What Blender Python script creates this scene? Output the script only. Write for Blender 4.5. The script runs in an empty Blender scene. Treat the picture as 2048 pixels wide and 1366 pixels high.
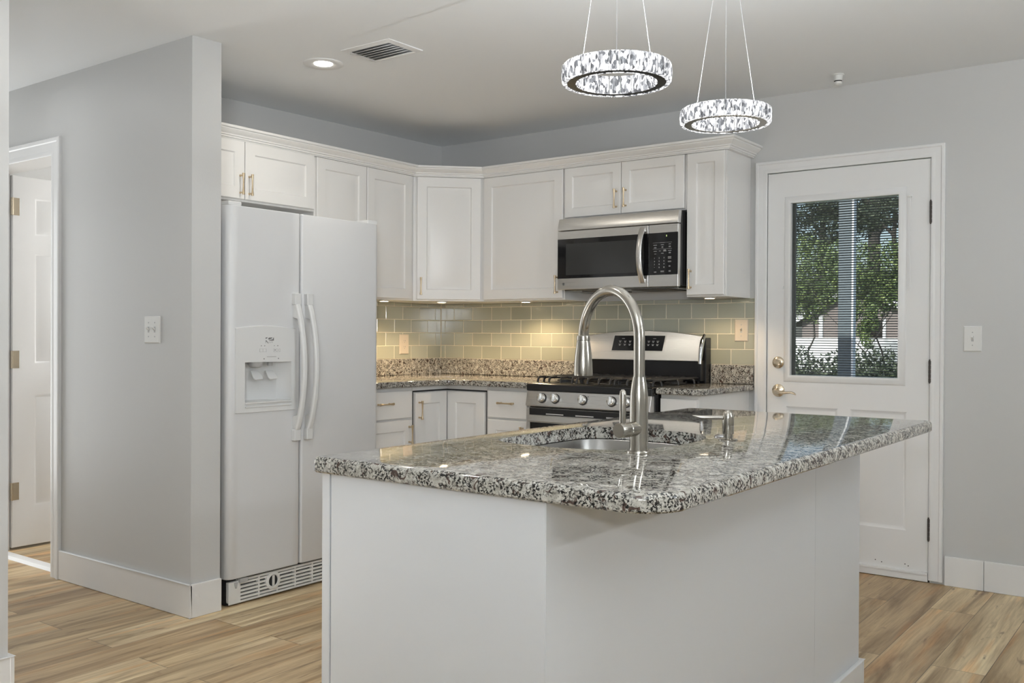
import bpy, bmesh, math, random
from mathutils import Vector, Matrix
from mathutils.geometry import tessellate_polygon

random.seed(7)
S = bpy.context.scene
COL = S.collection
PI = math.pi
V = Vector

# ------------------------------------------------------------------ camera
cam_d = bpy.data.cameras.new('camera')
cam = bpy.data.objects.new('camera', cam_d)
COL.objects.link(cam)
S.camera = cam
CX, CY, CZ, YAW, PITCH, ROLL, FPX = 4.2013, -4.8509, 1.1728, -0.639, -0.0059, 0.0050, 1902.1
_fw = V((math.sin(YAW)*math.cos(PITCH), math.cos(YAW)*math.cos(PITCH), math.sin(PITCH)))
_r = V((math.cos(YAW), -math.sin(YAW), 0))
_u = _r.cross(_fw)
_r2 = _r*math.cos(ROLL) + _u*math.sin(ROLL)
_u2 = -_r*math.sin(ROLL) + _u*math.cos(ROLL)
cam.matrix_world = Matrix(((_r2.x, _u2.x, -_fw.x, CX), (_r2.y, _u2.y, -_fw.y, CY), (_r2.z, _u2.z, -_fw.z, CZ), (0, 0, 0, 1)))
cam_d.sensor_width = 36.0
cam_d.lens = FPX*36.0/2048.0
cam_d.clip_start = 0.05
cam_d.clip_end = 400

# ------------------------------------------------------------------ world, view, lights
S.view_settings.view_transform = 'Standard'
S.view_settings.look = 'None'
S.view_settings.gamma = 1.0
S.view_settings.use_curve_mapping = False
S.view_settings.exposure = 0.0
w = bpy.data.worlds.new('sky')
S.world = w
w.use_nodes = True
wn = w.node_tree
wn.nodes.clear()
sky = wn.nodes.new('ShaderNodeTexSky')
sky.sky_type = 'NISHITA'
sky.sun_disc = False
sky.sun_elevation = math.radians(50)
sky.sun_rotation = math.radians(200)
sky.air_density = 1.0
sky.dust_density = 3.0
bg = wn.nodes.new('ShaderNodeBackground')
bg.inputs['Strength'].default_value = 0.3
wo = wn.nodes.new('ShaderNodeOutputWorld')
wn.links.new(sky.outputs[0], bg.inputs['Color'])
wn.links.new(bg.outputs[0], wo.inputs['Surface'])


def light(name, kind, loc, power, color=(1, 1, 1), aim=None, size=None, size_y=None, **kw):
    d = bpy.data.lights.new(name, kind)
    d.energy = power
    d.color = color
    if kind == 'AREA':
        d.shape = 'RECTANGLE' if size_y else 'DISK'
        d.size = size
        if size_y:
            d.size_y = size_y
    elif size is not None and kind != 'SUN':
        d.shadow_soft_size = size
    for k, v in kw.items():
        setattr(d, k, v)
    o = bpy.data.objects.new(name, d)
    COL.objects.link(o)
    o.location = loc
    if aim is not None:
        o.rotation_euler = (V(aim)-V(loc)).to_track_quat('-Z', 'Y').to_euler()
    return o


# daylight standing outside, over the trees beyond the back door
light('sun', 'SUN', (3, -20, 30), 7, (1, .96, .9), aim=(6, 20, 0), angle=0.02)
# area lights added as daylight of assumed windows behind the camera
light('rear_window_fill', 'AREA', (4.1, -7.84, 1.45), 4.6, (.93, .97, 1), aim=(4.1, 0, 1.45), size=2.6, size_y=1.7)  # added area light just inside an unseen, assumed window
light('right_window_fill', 'AREA', (6.22, -3.9, 1.45), 0.5, (.93, .97, 1), aim=(0, -3.9, 1.45), size=1.5, size_y=1.6)  # weak side fill added at the assumed right-hand window
light('corridor_fill', 'AREA', (-1.9, -2.93, 1.1), 18.7, (.95, .98, 1), aim=(3, -2.93, 1.1), size=.7, size_y=1.8)  # no window here: fill added to brighten the lower hall wall
# added fill lights; walkway, hall and bathroom lamps (all out of the frame)
light('ceiling_fill_rear', 'AREA', (5.4, -6.4, 1.75), 14, (.92, .965, 1), aim=(4.6, -5.4, 2.6), size=.4)  # no torchiere stands here; upward fill added to brighten the ceiling
light('ceiling_fill_right', 'AREA', (5.8, -2.2, 1.75), 44, (.92, .965, 1), aim=(5.2, -2.2, 2.6), size=.35)  # second upward fill, added on the right without a lamp
light('ceiling_fill_camera', 'AREA', (4.3, -5.3, 1.5), 54, (.89, .955, 1), aim=(4.0, -4.8, 2.6), size=.3)  # fill added by the camera, aimed up to lift the ceiling
light('kitchen_ceiling_fill', 'SPOT', (4.75, -5.35, 1.35), 150, (.97, .98, 1), aim=(1.35, -1.5, 2.45), size=.2, spot_size=math.radians(42), spot_blend=1)  # added spot that brightens the kitchen ceiling and upper cabinets
light('living_room_fill', 'AREA', (4.6, -6.2, 2.29), 1, (1, .98, .95), aim=(4.6, -6.2, 0), size=.35)  # unseen downward fill added behind the camera
light('dining_fill', 'AREA', (3.9, -4.0, 2.33), 2, (1, .98, .95), aim=(3.9, -4.0, 0), size=.16)  # unseen downward fill added in front of the island
light('low_fill', 'AREA', (1.4, -4.6, .35), 7, (1, .98, .95), aim=(.5, -2.4, .5), size=.5)  # low fill added for the foot of the hall wall
light('walkway_recessed_beam', 'AREA', (1.9, -3.25, 2.37), 6, (1, .98, .95), aim=(1.9, -3.25, 0), size=.1)
light('hall_lamp', 'AREA', (-.2, -3.0, 2.37), 1.8, (.97, .98, 1), aim=(-.2, -3.0, 0), size=.3)
light('bathroom_lamp', 'POINT', (-.28, -.75, 1.7), 52, (1, .98, .95), size=.08)


# ------------------------------------------------------------------ helpers
def ceil_z(x, y):
    return 2.4392 + 0.0009*x + 0.0139*max(y, -3.6)


class MB:
    def __init__(self):
        self.v = []
        self.f = []

    def add(self, vs, fs):
        b = len(self.v)
        self.v += [V(p) for p in vs]
        self.f += [tuple(i+b for i in f) for f in fs]
        return self

    def box(self, x0, x1, y0, y1, z0, z1):
        vs = [(x, y, z) for z in (z0, z1) for y in (y0, y1) for x in (x0, x1)]
        return self.add(vs, [(0, 2, 3, 1), (4, 5, 7, 6), (0, 1, 5, 4), (2, 6, 7, 3), (0, 4, 6, 2), (1, 3, 7, 5)])

    def obox(self, c, a, b, n):
        """box about c with half-extent vectors a, b, n"""
        c, a, b, n = V(c), V(a), V(b), V(n)
        vs = [c+sx*a+sy*b+sz*n for sz in (-1, 1) for sy in (-1, 1) for sx in (-1, 1)]
        return self.add(vs, [(0, 2, 3, 1), (4, 5, 7, 6), (0, 1, 5, 4), (2, 6, 7, 3), (0, 4, 6, 2), (1, 3, 7, 5)])

    def prism(self, pts, ext):
        n = len(pts)
        e = V(ext)
        pts = [V(p) for p in pts]
        fs = [tuple(reversed(range(n))), tuple(range(n, 2*n))]
        fs += [(i, (i+1) % n, n+(i+1) % n, n+i) for i in range(n)]
        return self.add(pts+[p+e for p in pts], fs)

    def loft(self, rings, closed=True, caps=(True, True)):
        n = len(rings[0])
        vs = [p for r in rings for p in r]
        fs = []
        for k in range(len(rings)-1):
            for i in range(n if closed else n-1):
                j = (i+1) % n
                fs.append((k*n+i, k*n+j, (k+1)*n+j, (k+1)*n+i))
        if caps[0]:
            fs.append(tuple(reversed(range(n))))
        if caps[1]:
            fs.append(tuple(range((len(rings)-1)*n, len(rings)*n)))
        return self.add(vs, fs)

    def lathe(self, prof, o=(0, 0, 0), axis=(0, 0, 1), seg=24, caps=(True, True)):
        """prof: (radius, height along the axis)"""
        a = V(axis).normalized()
        t = V((1, 0, 0)) if abs(a.x) < .8 else V((0, 1, 0))
        e1 = a.cross(t).normalized()
        e2 = a.cross(e1)
        o = V(o)
        rings = [[o + a*h + (e1*math.cos(2*PI*i/seg) + e2*math.sin(2*PI*i/seg))*max(r, 1e-5) for i in range(seg)] for r, h in prof]
        return self.loft(rings, True, caps)

    def cyl(self, p0, p1, r, seg=20, r1=None):
        d = V(p1)-V(p0)
        return self.lathe([(r, 0), (r if r1 is None else r1, d.length)], p0, d, seg)

    def tube(self, pts, r, seg=12, caps=(True, True)):
        pts = [V(p) for p in pts]
        rs = r if isinstance(r, (list, tuple)) else [r]*len(pts)
        rings = []
        prev = None
        for i, p in enumerate(pts):
            t = (pts[min(i+1, len(pts)-1)]-pts[max(i-1, 0)]).normalized()
            if prev is None:
                a = V((0, 0, 1)) if abs(t.z) < .9 else V((1, 0, 0))
                e1 = (a - t*a.dot(t)).normalized()
            else:
                e1 = (prev - t*prev.dot(t)).normalized()
            prev = e1
            e2 = t.cross(e1)
            rings.append([p+(e1*math.cos(2*PI*k/seg)+e2*math.sin(2*PI*k/seg))*rs[i] for k in range(seg)])
        return self.loft(rings, True, caps)

    def strip(self, path, prof, frames):
        """sweep an open profile; frames[i](d, h) gives the point"""
        rings = [[fr(d, h) for d, h in prof] for fr in frames]
        return self.loft(rings, True, (True, True))

    def panels(self, o, u, v, n, W, H, t, cells, back=True):
        """slab W x H x t whose front (at +n*t) carries rectangular panels; cell = (u0, v0, u1, v1, profile or None for a hole)"""
        o, u, v, n = V(o), V(u), V(v), V(n)
        P = lambda a, b, h: o+u*a+v*b+n*h
        e = .0025
        us = sorted(set([e, W-e]+[c[0] for c in cells]+[c[2] for c in cells]))
        vs_ = sorted(set([e, H-e]+[c[1] for c in cells]+[c[3] for c in cells]))
        for i in range(len(us)-1):
            for j in range(len(vs_)-1):
                um, vm = (us[i]+us[i+1])/2, (vs_[j]+vs_[j+1])/2
                if any(c[0] < um < c[2] and c[1] < vm < c[3] for c in cells):
                    continue
                self.add([P(us[i], vs_[j], t), P(us[i+1], vs_[j], t), P(us[i+1], vs_[j+1], t), P(us[i], vs_[j+1], t)], [(0, 1, 2, 3)])
        for c in cells:
            if c[4] is None:
                a0, b0, a1, b1 = c[:4]
                for q in ((0, 1), (1, 2), (2, 3), (3, 0)):
                    cs = [(a0, b0), (a1, b0), (a1, b1), (a0, b1)]
                    p, r = cs[q[0]], cs[q[1]]
                    self.add([P(*p, t), P(*r, t), P(*r, 0), P(*p, 0)], [(0, 1, 2, 3)])
                continue
            rings = []
            for ins, h in c[4]:
                a0, b0, a1, b1 = c[0]+ins, c[1]+ins, c[2]-ins, c[3]-ins
                rings.append([P(a0, b0, t+h), P(a1, b0, t+h), P(a1, b1, t+h), P(a0, b1, t+h)])
            self.loft(rings, True, (False, True))
        r0 = [P(0, 0, 0), P(W, 0, 0), P(W, H, 0), P(0, H, 0)]
        r1 = [P(0, 0, t-e), P(W, 0, t-e), P(W, H, t-e), P(0, H, t-e)]
        r2 = [P(e, e, t), P(W-e, e, t), P(W-e, H-e, t), P(e, H-e, t)]
        holes = any(c[4] is None for c in cells)
        self.loft([r0, r1, r2], True, (back and not holes, False))
        if holes:
            for i in range(len(us)-1):
                for j in range(len(vs_)-1):
                    um, vm = (us[i]+us[i+1])/2, (vs_[j]+vs_[j+1])/2
                    if any(c[4] is None and c[0] < um < c[2] and c[1] < vm < c[3] for c in cells):
                        continue
                    self.add([P(us[i], vs_[j], 0), P(us[i], vs_[j+1], 0), P(us[i+1], vs_[j+1], 0), P(us[i+1], vs_[j], 0)], [(0, 1, 2, 3)])
        return self

    def slab(self, outer, holes, z0, z1, r=.012, r0=.004):
        """horizontal slab with rounded top edge; outer counter-clockwise [(x, y)]"""
        def off(poly, d):
            out = []
            n = len(poly)
            for i in range(n):
                p0, p, p1 = V(poly[i-1]), V(poly[i]), V(poly[(i+1) % n])
                a, b = (p-p0).normalized(), (p1-p).normalized()
                na, nb = V((-a.y, a.x)), V((-b.y, b.x))
                m = (na+nb)
                m = m/max(m.dot(na), .3)
                out.append(p+m*d)
            return out
        rings = []
        for d, z in [(r0, z0), (0, z0+r0)]+[(r*(1-math.cos(t)), z1-r+r*math.sin(t)) for t in [PI/2*k/5 for k in range(6)]]:
            rings.append([(q.x, q.y, z) for q in off([V(p) for p in outer], d)])
        self.loft(rings, True, (False, False))
        for zz, ring, up in ((z1, rings[-1], True), (z0, rings[0], False)):
            loops = [[V((p[0], p[1], 0)) for p in ring]]+[[V((p[0], p[1], 0)) for p in h] for h in holes]
            tris = tessellate_polygon(loops)
            flat = [(p.x, p.y, zz) for L in loops for p in L]
            self.add(flat, [t if up else tuple(reversed(t)) for t in tris])
        for h in holes:
            self.loft([[(p[0], p[1], z0) for p in h], [(p[0], p[1], z1) for p in h]], True, (False, False))
        return self


THINGS = {}


def mesh_obj(name, mb, mat, origin=(0, 0, 0), smooth=35, bevel=0, seg=2):
    me = bpy.data.meshes.new(name)
    o0 = V(origin)
    me.from_pydata([p-o0 for p in mb.v], [], mb.f)
    bm = bmesh.new()
    bm.from_mesh(me)
    bmesh.ops.remove_doubles(bm, verts=bm.verts, dist=1e-6)
    bmesh.ops.recalc_face_normals(bm, faces=bm.faces)
    bm.to_mesh(me)
    bm.free()
    if smooth:
        me.polygons.foreach_set('use_smooth', [True]*len(me.polygons))
        me.set_sharp_from_angle(angle=math.radians(smooth))
    me.materials.append(mat)
    o = bpy.data.objects.new(name, me)
    COL.objects.link(o)
    if bevel:
        m = o.modifiers.new('bevel', 'BEVEL')
        m.width = bevel
        m.segments = seg
        m.limit_method = 'ANGLE'
        m.angle_limit = math.radians(40)
        m.harden_normals = True
    return o


def tag(o, label=None, cat=None, group=None, kind=None):
    for k, v in (('label', label), ('category', cat), ('group', group), ('kind', kind)):
        if v:
            o[k] = v
    return o


def thing(name, loc, label, cat, group=None, kind=None):
    o = bpy.data.objects.new(name, None)
    o.empty_display_size = .05
    COL.objects.link(o)
    o.location = loc
    THINGS[o.name] = V(loc)
    return tag(o, label, cat, group, kind)


def root_loc(o):
    while o.parent:
        o = o.parent
    return V(o.location)


def part(name, mb, mat, parent, label=None, **kw):
    o = mesh_obj(name, mb, mat, root_loc(parent), **kw)
    o.parent = parent
    if label:
        o['label'] = label
    return o


def solo(name, mb, mat, loc, label, cat, group=None, **kw):
    o = mesh_obj(name, mb, mat, loc, **kw)
    o.location = loc
    return tag(o, label, cat, group)


def struct(name, mb, mat, parent=None, label=None, **kw):
    if parent:
        return part(name, mb, mat, parent, label, **kw)
    o = mesh_obj(name, mb, mat, **kw)
    o['kind'] = 'structure'
    if label:
        o['label'] = label
    return o


def dup(root, delta, label=None, group=None):
    """copy a thing with its parts and sub-parts"""
    def cp(o, parent):
        c = o.copy()
        COL.objects.link(c)
        c.parent = parent
        for ch in list(o.children):
            cp(ch, c)
        return c
    r = cp(root, None)
    r.location = V(root.location)+V(delta)
    if label:
        r['label'] = label
    if group:
        r['group'] = group
    return r


def text_mb(s, o, u, v, size, align='CENTER', depth=.0003):
    """writing as a mesh in the plane through o spanned by u (reading direction) and v (up)"""
    cu = bpy.data.curves.new('t', 'FONT')
    cu.body = s
    cu.size = size
    cu.align_x = align
    cu.align_y = 'CENTER'
    cu.resolution_u = 3
    cu.extrude = depth
    ob = bpy.data.objects.new('t', cu)
    COL.objects.link(ob)
    dg = bpy.context.evaluated_depsgraph_get()
    me = bpy.data.meshes.new_from_object(ob.evaluated_get(dg))
    o, u, v = V(o), V(u), V(v)
    n = u.cross(v)
    mb = MB()
    mb.add([o+u*p.co.x+v*p.co.y+n*p.co.z for p in me.vertices], [tuple(f.vertices) for f in me.polygons])
    bpy.data.objects.remove(ob)
    bpy.data.curves.remove(cu)
    bpy.data.meshes.remove(me)
    return mb


def arc(cx, cy, r, a0, a1, n=8):
    return [(cx+r*math.cos(math.radians(a0+(a1-a0)*i/n)), cy+r*math.sin(math.radians(a0+(a1-a0)*i/n))) for i in range(n+1)]


# ------------------------------------------------------------------ materials
def lin(r, g, b):
    f = lambda c: (c/255/12.92) if c <= 10 else ((c/255+.055)/1.055)**2.4
    return (f(r), f(g), f(b), 1)


def newmat(name):
    m = bpy.data.materials.new(name)
    m.use_nodes = True
    nt = m.node_tree
    return m, nt, nt.nodes['Principled BSDF']


def simple(name, col, rough=.5, metal=0, spec=.5, coat=0, bump=0, bscale=200, emit=None, es=0):
    m, nt, b = newmat(name)
    b.inputs['Base Color'].default_value = col if len(col) == 4 else (*col, 1)
    b.inputs['Roughness'].default_value = rough
    b.inputs['Metallic'].default_value = metal
    b.inputs['Specular IOR Level'].default_value = spec
    b.inputs['Coat Weight'].default_value = coat
    b.inputs['Coat Roughness'].default_value = .05
    if emit:
        b.inputs['Emission Color'].default_value = (*emit, 1)
        b.inputs['Emission Strength'].default_value = es
    if bump:
        tc = nt.nodes.new('ShaderNodeTexCoord')
        n = nt.nodes.new('ShaderNodeTexNoise')
        n.inputs['Scale'].default_value = bscale
        n.inputs['Detail'].default_value = 3
        bp = nt.nodes.new('ShaderNodeBump')
        bp.inputs['Strength'].default_value = bump
        bp.inputs['Distance'].default_value = .002
        nt.links.new(tc.outputs['Object'], n.inputs['Vector'])
        nt.links.new(n.outputs['Fac'], bp.inputs['Height'])
        nt.links.new(bp.outputs[0], b.inputs['Normal'])
    return m


M = {}
M['wall'] = simple('wall_paint', (.575, .576, .568), .45, bump=.12, bscale=160)
M['ceiling'] = simple('ceiling_paint', (.85, .87, .885), .55, bump=.15, bscale=120)
M['trim'] = simple('trim_paint', (.79, .79, .785), .35)
M['cabinet'] = simple('cabinet_white', (.80, .79, .77), .32)
M['island'] = simple('island_white', (.68, .695, .715), .4)
M['fridge'] = simple('appliance_white', (.665, .67, .675), .32, bump=.05, bscale=700)
M['fridge_plain'] = simple('appliance_plastic', (.70, .705, .70), .35)
M['grille'] = simple('grille_white', (.74, .74, .72), .5)
M['dark_gap'] = simple('dark_gap', (.02, .02, .02), .8)
M['black_gloss'] = simple('black_glass', (.008, .008, .009), .06, spec=.5)
M['black'] = simple('black_enamel', (.012, .012, .013), .25)
M['black_matte'] = simple('cast_iron', (.022, .022, .023), .38, bump=.2, bscale=400)
M['grey_glass'] = simple('grey_window_mesh', (.035, .036, .036), .18)
M['brass'] = simple('champagne_metal', (.62, .50, .34), .3, 1)
M['nickel'] = simple('warm_nickel', (.66, .57, .44), .22, 1)
M['chrome'] = simple('chrome', (.55, .55, .56), .1, 1)
M['dark_chrome'] = simple('dark_chrome', (.20, .20, .19), .18, 1)
M['white_mark'] = simple('white_print', (.75, .75, .75), .5)
M['grey_mark'] = simple('grey_print', (.16, .16, .16), .5)
M['mid_mark'] = simple('pale_print', (.45, .45, .45), .5)
M['plate'] = simple('plate_white', (.74, .74, .72), .35)
M['plate_cream'] = simple('plate_cream', (.62, .545, .44), .4)
M['grout'] = simple('grout', (.82, .76, .60), .7)
M['knob'] = simple('knob_metal', (.80, .80, .79), .22, 1)
M['burner'] = simple('burner_cap', (.03, .03, .03), .45)
M['rubber'] = simple('dark_metal', (.06, .05, .045), .5)
M['led_white'] = simple('lit_lens', (1, 1, 1), .4, emit=(1, .96, .88), es=9)
M['led_warm'] = simple('lit_puck', (1, 1, 1), .4, emit=(1, .80, .55), es=30)
M['clock'] = simple('clock_digit', (.4, .5, .2), .4, emit=(.75, .95, .35), es=1.6)
M['cable'] = simple('steel_cable', (.42, .42, .42), .45, .3)


def brushed(name, col, rough=.28, axis='Z', amt=.25):
    m, nt, b = newmat(name)
    b.inputs['Metallic'].default_value = 1
    tc = nt.nodes.new('ShaderNodeTexCoord')
    mp = nt.nodes.new('ShaderNodeMapping')
    sc = {'X': (2, 900, 900), 'Y': (900, 2, 900), 'Z': (900, 900, 2)}[axis]
    mp.inputs['Scale'].default_value = sc
    n = nt.nodes.new('ShaderNodeTexNoise')
    n.inputs['Scale'].default_value = 1
    n.inputs['Detail'].default_value = 4
    r = nt.nodes.new('ShaderNodeMapRange')
    r.inputs['To Min'].default_value = rough-.06
    r.inputs['To Max'].default_value = rough+.1
    mx = nt.nodes.new('ShaderNodeMix')
    mx.data_type = 'RGBA'
    mx.inputs['A'].default_value = (*[c*(1-amt*.5) for c in col], 1)
    mx.inputs['B'].default_value = (*[min(1, c*(1+amt*.3)) for c in col], 1)
    nt.links.new(tc.outputs['Object'], mp.inputs['Vector'])
    nt.links.new(mp.outputs[0], n.inputs['Vector'])
    nt.links.new(n.outputs['Fac'], r.inputs['Value'])
    nt.links.new(n.outputs['Fac'], mx.inputs['Factor'])
    nt.links.new(mx.outputs['Result'], b.inputs['Base Color'])
    nt.links.new(r.outputs[0], b.inputs['Roughness'])
    b.inputs['Anisotropic'].default_value = .5
    return m


M['steel'] = brushed('brushed_steel', (.64, .63, .61), .28, 'X', .10)
M['steel_tap'] = simple('tap_steel', (.42, .395, .35), .2, 1)
M['steel_sink'] = simple('sink_steel', (.33, .325, .315), .27, 1)

# granite: pale grey-beige ground, black and brown flecks
m, nt, b = newmat('granite')
tc = nt.nodes.new('ShaderNodeTexCoord')
L = nt.links.new


def noise(scale, detail=2, rough=.5, vec=None, dist=0):
    n = nt.nodes.new('ShaderNodeTexNoise')
    n.inputs['Scale'].default_value = scale
    n.inputs['Detail'].default_value = detail
    n.inputs['Roughness'].default_value = rough
    n.inputs['Distortion'].default_value = dist
    L(vec or tc.outputs['Object'], n.inputs['Vector'])
    return n.outputs['Fac']


def ramp(fac, stops, interp='LINEAR'):
    r = nt.nodes.new('ShaderNodeValToRGB')
    r.color_ramp.interpolation = interp
    el = r.color_ramp.elements
    while len(el) < len(stops):
        el.new(.5)
    for e, (p, c) in zip(el, stops):
        e.position = p
        e.color = c if len(c) == 4 else (*c, 1)
    L(fac, r.inputs['Fac'])
    return r.outputs['Color']


def mix(fac, a, b_, blend='MIX'):
    x = nt.nodes.new('ShaderNodeMix')
    x.data_type = 'RGBA'
    x.blend_type = blend
    for k, q in (('Factor', fac), ('A', a), ('B', b_)):
        if isinstance(q, bpy.types.NodeSocket):
            L(q, x.inputs[k])
        elif isinstance(q, (int, float)):
            x.inputs[k].default_value = q
        else:
            x.inputs[k].default_value = q if len(q) == 4 else (*q, 1)
    return x.outputs['Result']


ground = ramp(noise(80, 3), [(.3, (.33, .31, .27)), (.55, (.50, .48, .43)), (.75, (.60, .59, .55))])
brown = ramp(noise(48, 2, .6, None, .8), [(.585, (0, 0, 0)), (.635, (1, 1, 1))])
c1 = mix(brown, ground, (.095, .062, .05))
fleck = ramp(noise(190, 2, .65, None, .4), [(.485, (0, 0, 0)), (.54, (1, 1, 1))])
cluster = ramp(noise(45, 2), [(.36, (0, 0, 0)), (.50, (1, 1, 1))])
fl = mix(1.0, fleck, cluster, 'MULTIPLY')
c2 = mix(fl, c1, (.018, .017, .016))
spk = ramp(noise(480, 1), [(.64, (0, 0, 0)), (.70, (1, 1, 1))])
c3 = mix(spk, c2, (.05, .045, .04))
L(c3, b.inputs['Base Color'])
b.inputs['Roughness'].default_value = .035
b.inputs['Specular IOR Level'].default_value = .5
M['granite'] = m

# floor: long oak-look planks along Y
m, nt, b = newmat('plank_floor')
L = nt.links.new
tc = nt.nodes.new('ShaderNodeTexCoord')
sep = nt.nodes.new('ShaderNodeSeparateXYZ')
L(tc.outputs['Object'], sep.inputs[0])
cmb = nt.nodes.new('ShaderNodeCombineXYZ')
L(sep.outputs['Y'], cmb.inputs['X'])
L(sep.outputs['X'], cmb.inputs['Y'])
br = nt.nodes.new('ShaderNodeTexBrick')
br.offset = .37
br.inputs['Scale'].default_value = 1
br.inputs['Brick Width'].default_value = 1.22
br.inputs['Row Height'].default_value = .178
br.inputs['Mortar Size'].default_value = .0012
br.inputs['Mortar Smooth'].default_value = .2
br.inputs['Color1'].default_value = (0, 0, 0, 1)
br.inputs['Color2'].default_value = (1, 1, 1, 1)
br.inputs['Mortar'].default_value = (.5, .5, .5, 1)
L(cmb.outputs[0], br.inputs['Vector'])
plank = br.outputs['Color']
# each plank slides the grain to another place
ofs = nt.nodes.new('ShaderNodeVectorMath')
ofs.operation = 'MULTIPLY_ADD'
L(plank, ofs.inputs[0])
ofs.inputs[1].default_value = (7, 13, 5)
L(cmb.outputs[0], ofs.inputs[2])
mp = nt.nodes.new('ShaderNodeMapping')
mp.inputs['Scale'].default_value = (.9, 9.5, 1)
L(ofs.outputs[0], mp.inputs['Vector'])
mp2 = nt.nodes.new('ShaderNodeMapping')
mp2.inputs['Scale'].default_value = (5, 110, 1)
L(ofs.outputs[0], mp2.inputs['Vector'])
mp3 = nt.nodes.new('ShaderNodeMapping')
mp3.inputs['Scale'].default_value = (3.5, 15, 1)
L(ofs.outputs[0], mp3.inputs['Vector'])
tone = ramp(plank, [(0, (.33, .225, .122)), (.35, (.475, .352, .202)), (.7, (.57, .452, .282)), (1, (.41, .287, .158))])
big = ramp(noise(1, 4, .55, mp.outputs[0], 1.2), [(.32, (.50, .44, .36)), (.47, (.95, .93, .90)), (.58, (1.2, 1.22, 1.22)), (.66, (1.42, 1.5, 1.55))])
c = mix(1, tone, big, 'MULTIPLY')
warm = ramp(noise(1.6, 2, .5, mp.outputs[0], .5), [(.55, (1, 1, 1)), (.72, (1.08, .88, .70))])
c = mix(1, c, warm, 'MULTIPLY')
fine = ramp(noise(1, 4, .6, mp2.outputs[0]), [(.3, (.80, .78, .75)), (.6, (1.06, 1.06, 1.06))])
c = mix(1, c, fine, 'MULTIPLY')
knot = ramp(noise(1, 3, .6, mp3.outputs[0], 1.0), [(.62, (0, 0, 0)), (.76, (1, 1, 1))])
c = mix(knot, c, (.17, .10, .055))
c = mix(br.outputs['Fac'], c, (.10, .075, .05))
L(c, b.inputs['Base Color'])
b.inputs['Roughness'].default_value = .42
bp = nt.nodes.new('ShaderNodeBump')
bp.inputs['Strength'].default_value = .25
bp.inputs['Distance'].default_value = .002
inv = nt.nodes.new('ShaderNodeMath')
inv.operation = 'SUBTRACT'
inv.inputs[0].default_value = 1
L(br.outputs['Fac'], inv.inputs[1])
L(inv.outputs[0], bp.inputs['Height'])
L(bp.outputs[0], b.inputs['Normal'])
M['floor'] = m

# glass tile: each tile a little different
m, nt, b = newmat('glass_tile')
L = nt.links.new
geo = nt.nodes.new('ShaderNodeNewGeometry')
c = ramp(geo.outputs['Random Per Island'], [(0, (.36, .365, .29)), (.5, (.405, .41, .33)), (1, (.44, .45, .37))])
L(c, b.inputs['Base Color'])
b.inputs['Roughness'].default_value = .12
b.inputs['Coat Weight'].default_value = .6
b.inputs['Coat Roughness'].default_value = .03
M['tile'] = m

# bathroom tile
m, nt, b = newmat('bath_tile')
L = nt.links.new
tc = nt.nodes.new('ShaderNodeTexCoord')
sep = nt.nodes.new('ShaderNodeSeparateXYZ')
L(tc.outputs['Object'], sep.inputs[0])
cmb = nt.nodes.new('ShaderNodeCombineXYZ')
L(sep.outputs['Y'], cmb.inputs['X'])
L(sep.outputs['Z'], cmb.inputs['Y'])
br = nt.nodes.new('ShaderNodeTexBrick')
br.inputs['Scale'].default_value = 1
br.inputs['Brick Width'].default_value = .4
br.inputs['Row Height'].default_value = .12
br.inputs['Mortar Size'].default_value = .003
br.inputs['Color1'].default_value = (.16, .17, .18, 1)
br.inputs['Color2'].default_value = (.2, .21, .22, 1)
br.inputs['Mortar'].default_value = (.05, .05, .05, 1)
L(cmb.outputs[0], br.inputs['Vector'])
L(br.outputs['Color'], b.inputs['Base Color'])
b.inputs['Roughness'].default_value = .3
M['bath_tile'] = m

# window glass: clear with a mirror sheen
m = bpy.data.materials.new('window_glass')
m.use_nodes = True
nt = m.node_tree
nt.nodes.clear()
L = nt.links.new
tr = nt.nodes.new('ShaderNodeBsdfTransparent')
tr.inputs[0].default_value = (.86, .88, .87, 1)
gl = nt.nodes.new('ShaderNodeBsdfGlossy')
gl.inputs['Roughness'].default_value = .02
fr = nt.nodes.new('ShaderNodeFresnel')
fr.inputs[0].default_value = 1.45
mx = nt.nodes.new('ShaderNodeMixShader')
ou = nt.nodes.new('ShaderNodeOutputMaterial')
L(fr.outputs[0], mx.inputs[0])
L(tr.outputs[0], mx.inputs[1])
L(gl.outputs[0], mx.inputs[2])
L(mx.outputs[0], ou.inputs[0])
M['glass'] = m

# lit crystal of the pendants: bright cut glass with darker facets
m, nt, b = newmat('lit_crystal')
L = nt.links.new
tc = nt.nodes.new('ShaderNodeTexCoord')
geo = nt.nodes.new('ShaderNodeNewGeometry')
vo = nt.nodes.new('ShaderNodeTexVoronoi')
vo.inputs['Scale'].default_value = 210
mpc = nt.nodes.new('ShaderNodeMapping')
mpc.inputs['Scale'].default_value = (1, 1, .45)
L(tc.outputs['Object'], mpc.inputs['Vector'])
L(mpc.outputs[0], vo.inputs['Vector'])
sepc = nt.nodes.new('ShaderNodeSeparateColor')
L(vo.outputs['Color'], sepc.inputs[0])
es = ramp(sepc.outputs[0], [(.0, (.10, .10, .11)), (.26, (.34, .35, .38)), (.45, (.80, .81, .85)), (.7, (1.7, 1.7, 1.7)), (1, (2.6, 2.6, 2.6))])
L(es, b.inputs['Emission Color'])
b.inputs['Emission Strength'].default_value = .72
b.inputs['Base Color'].default_value = (.03, .032, .035, 1)
b.inputs['Roughness'].default_value = .1
M['crystal'] = m


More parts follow.
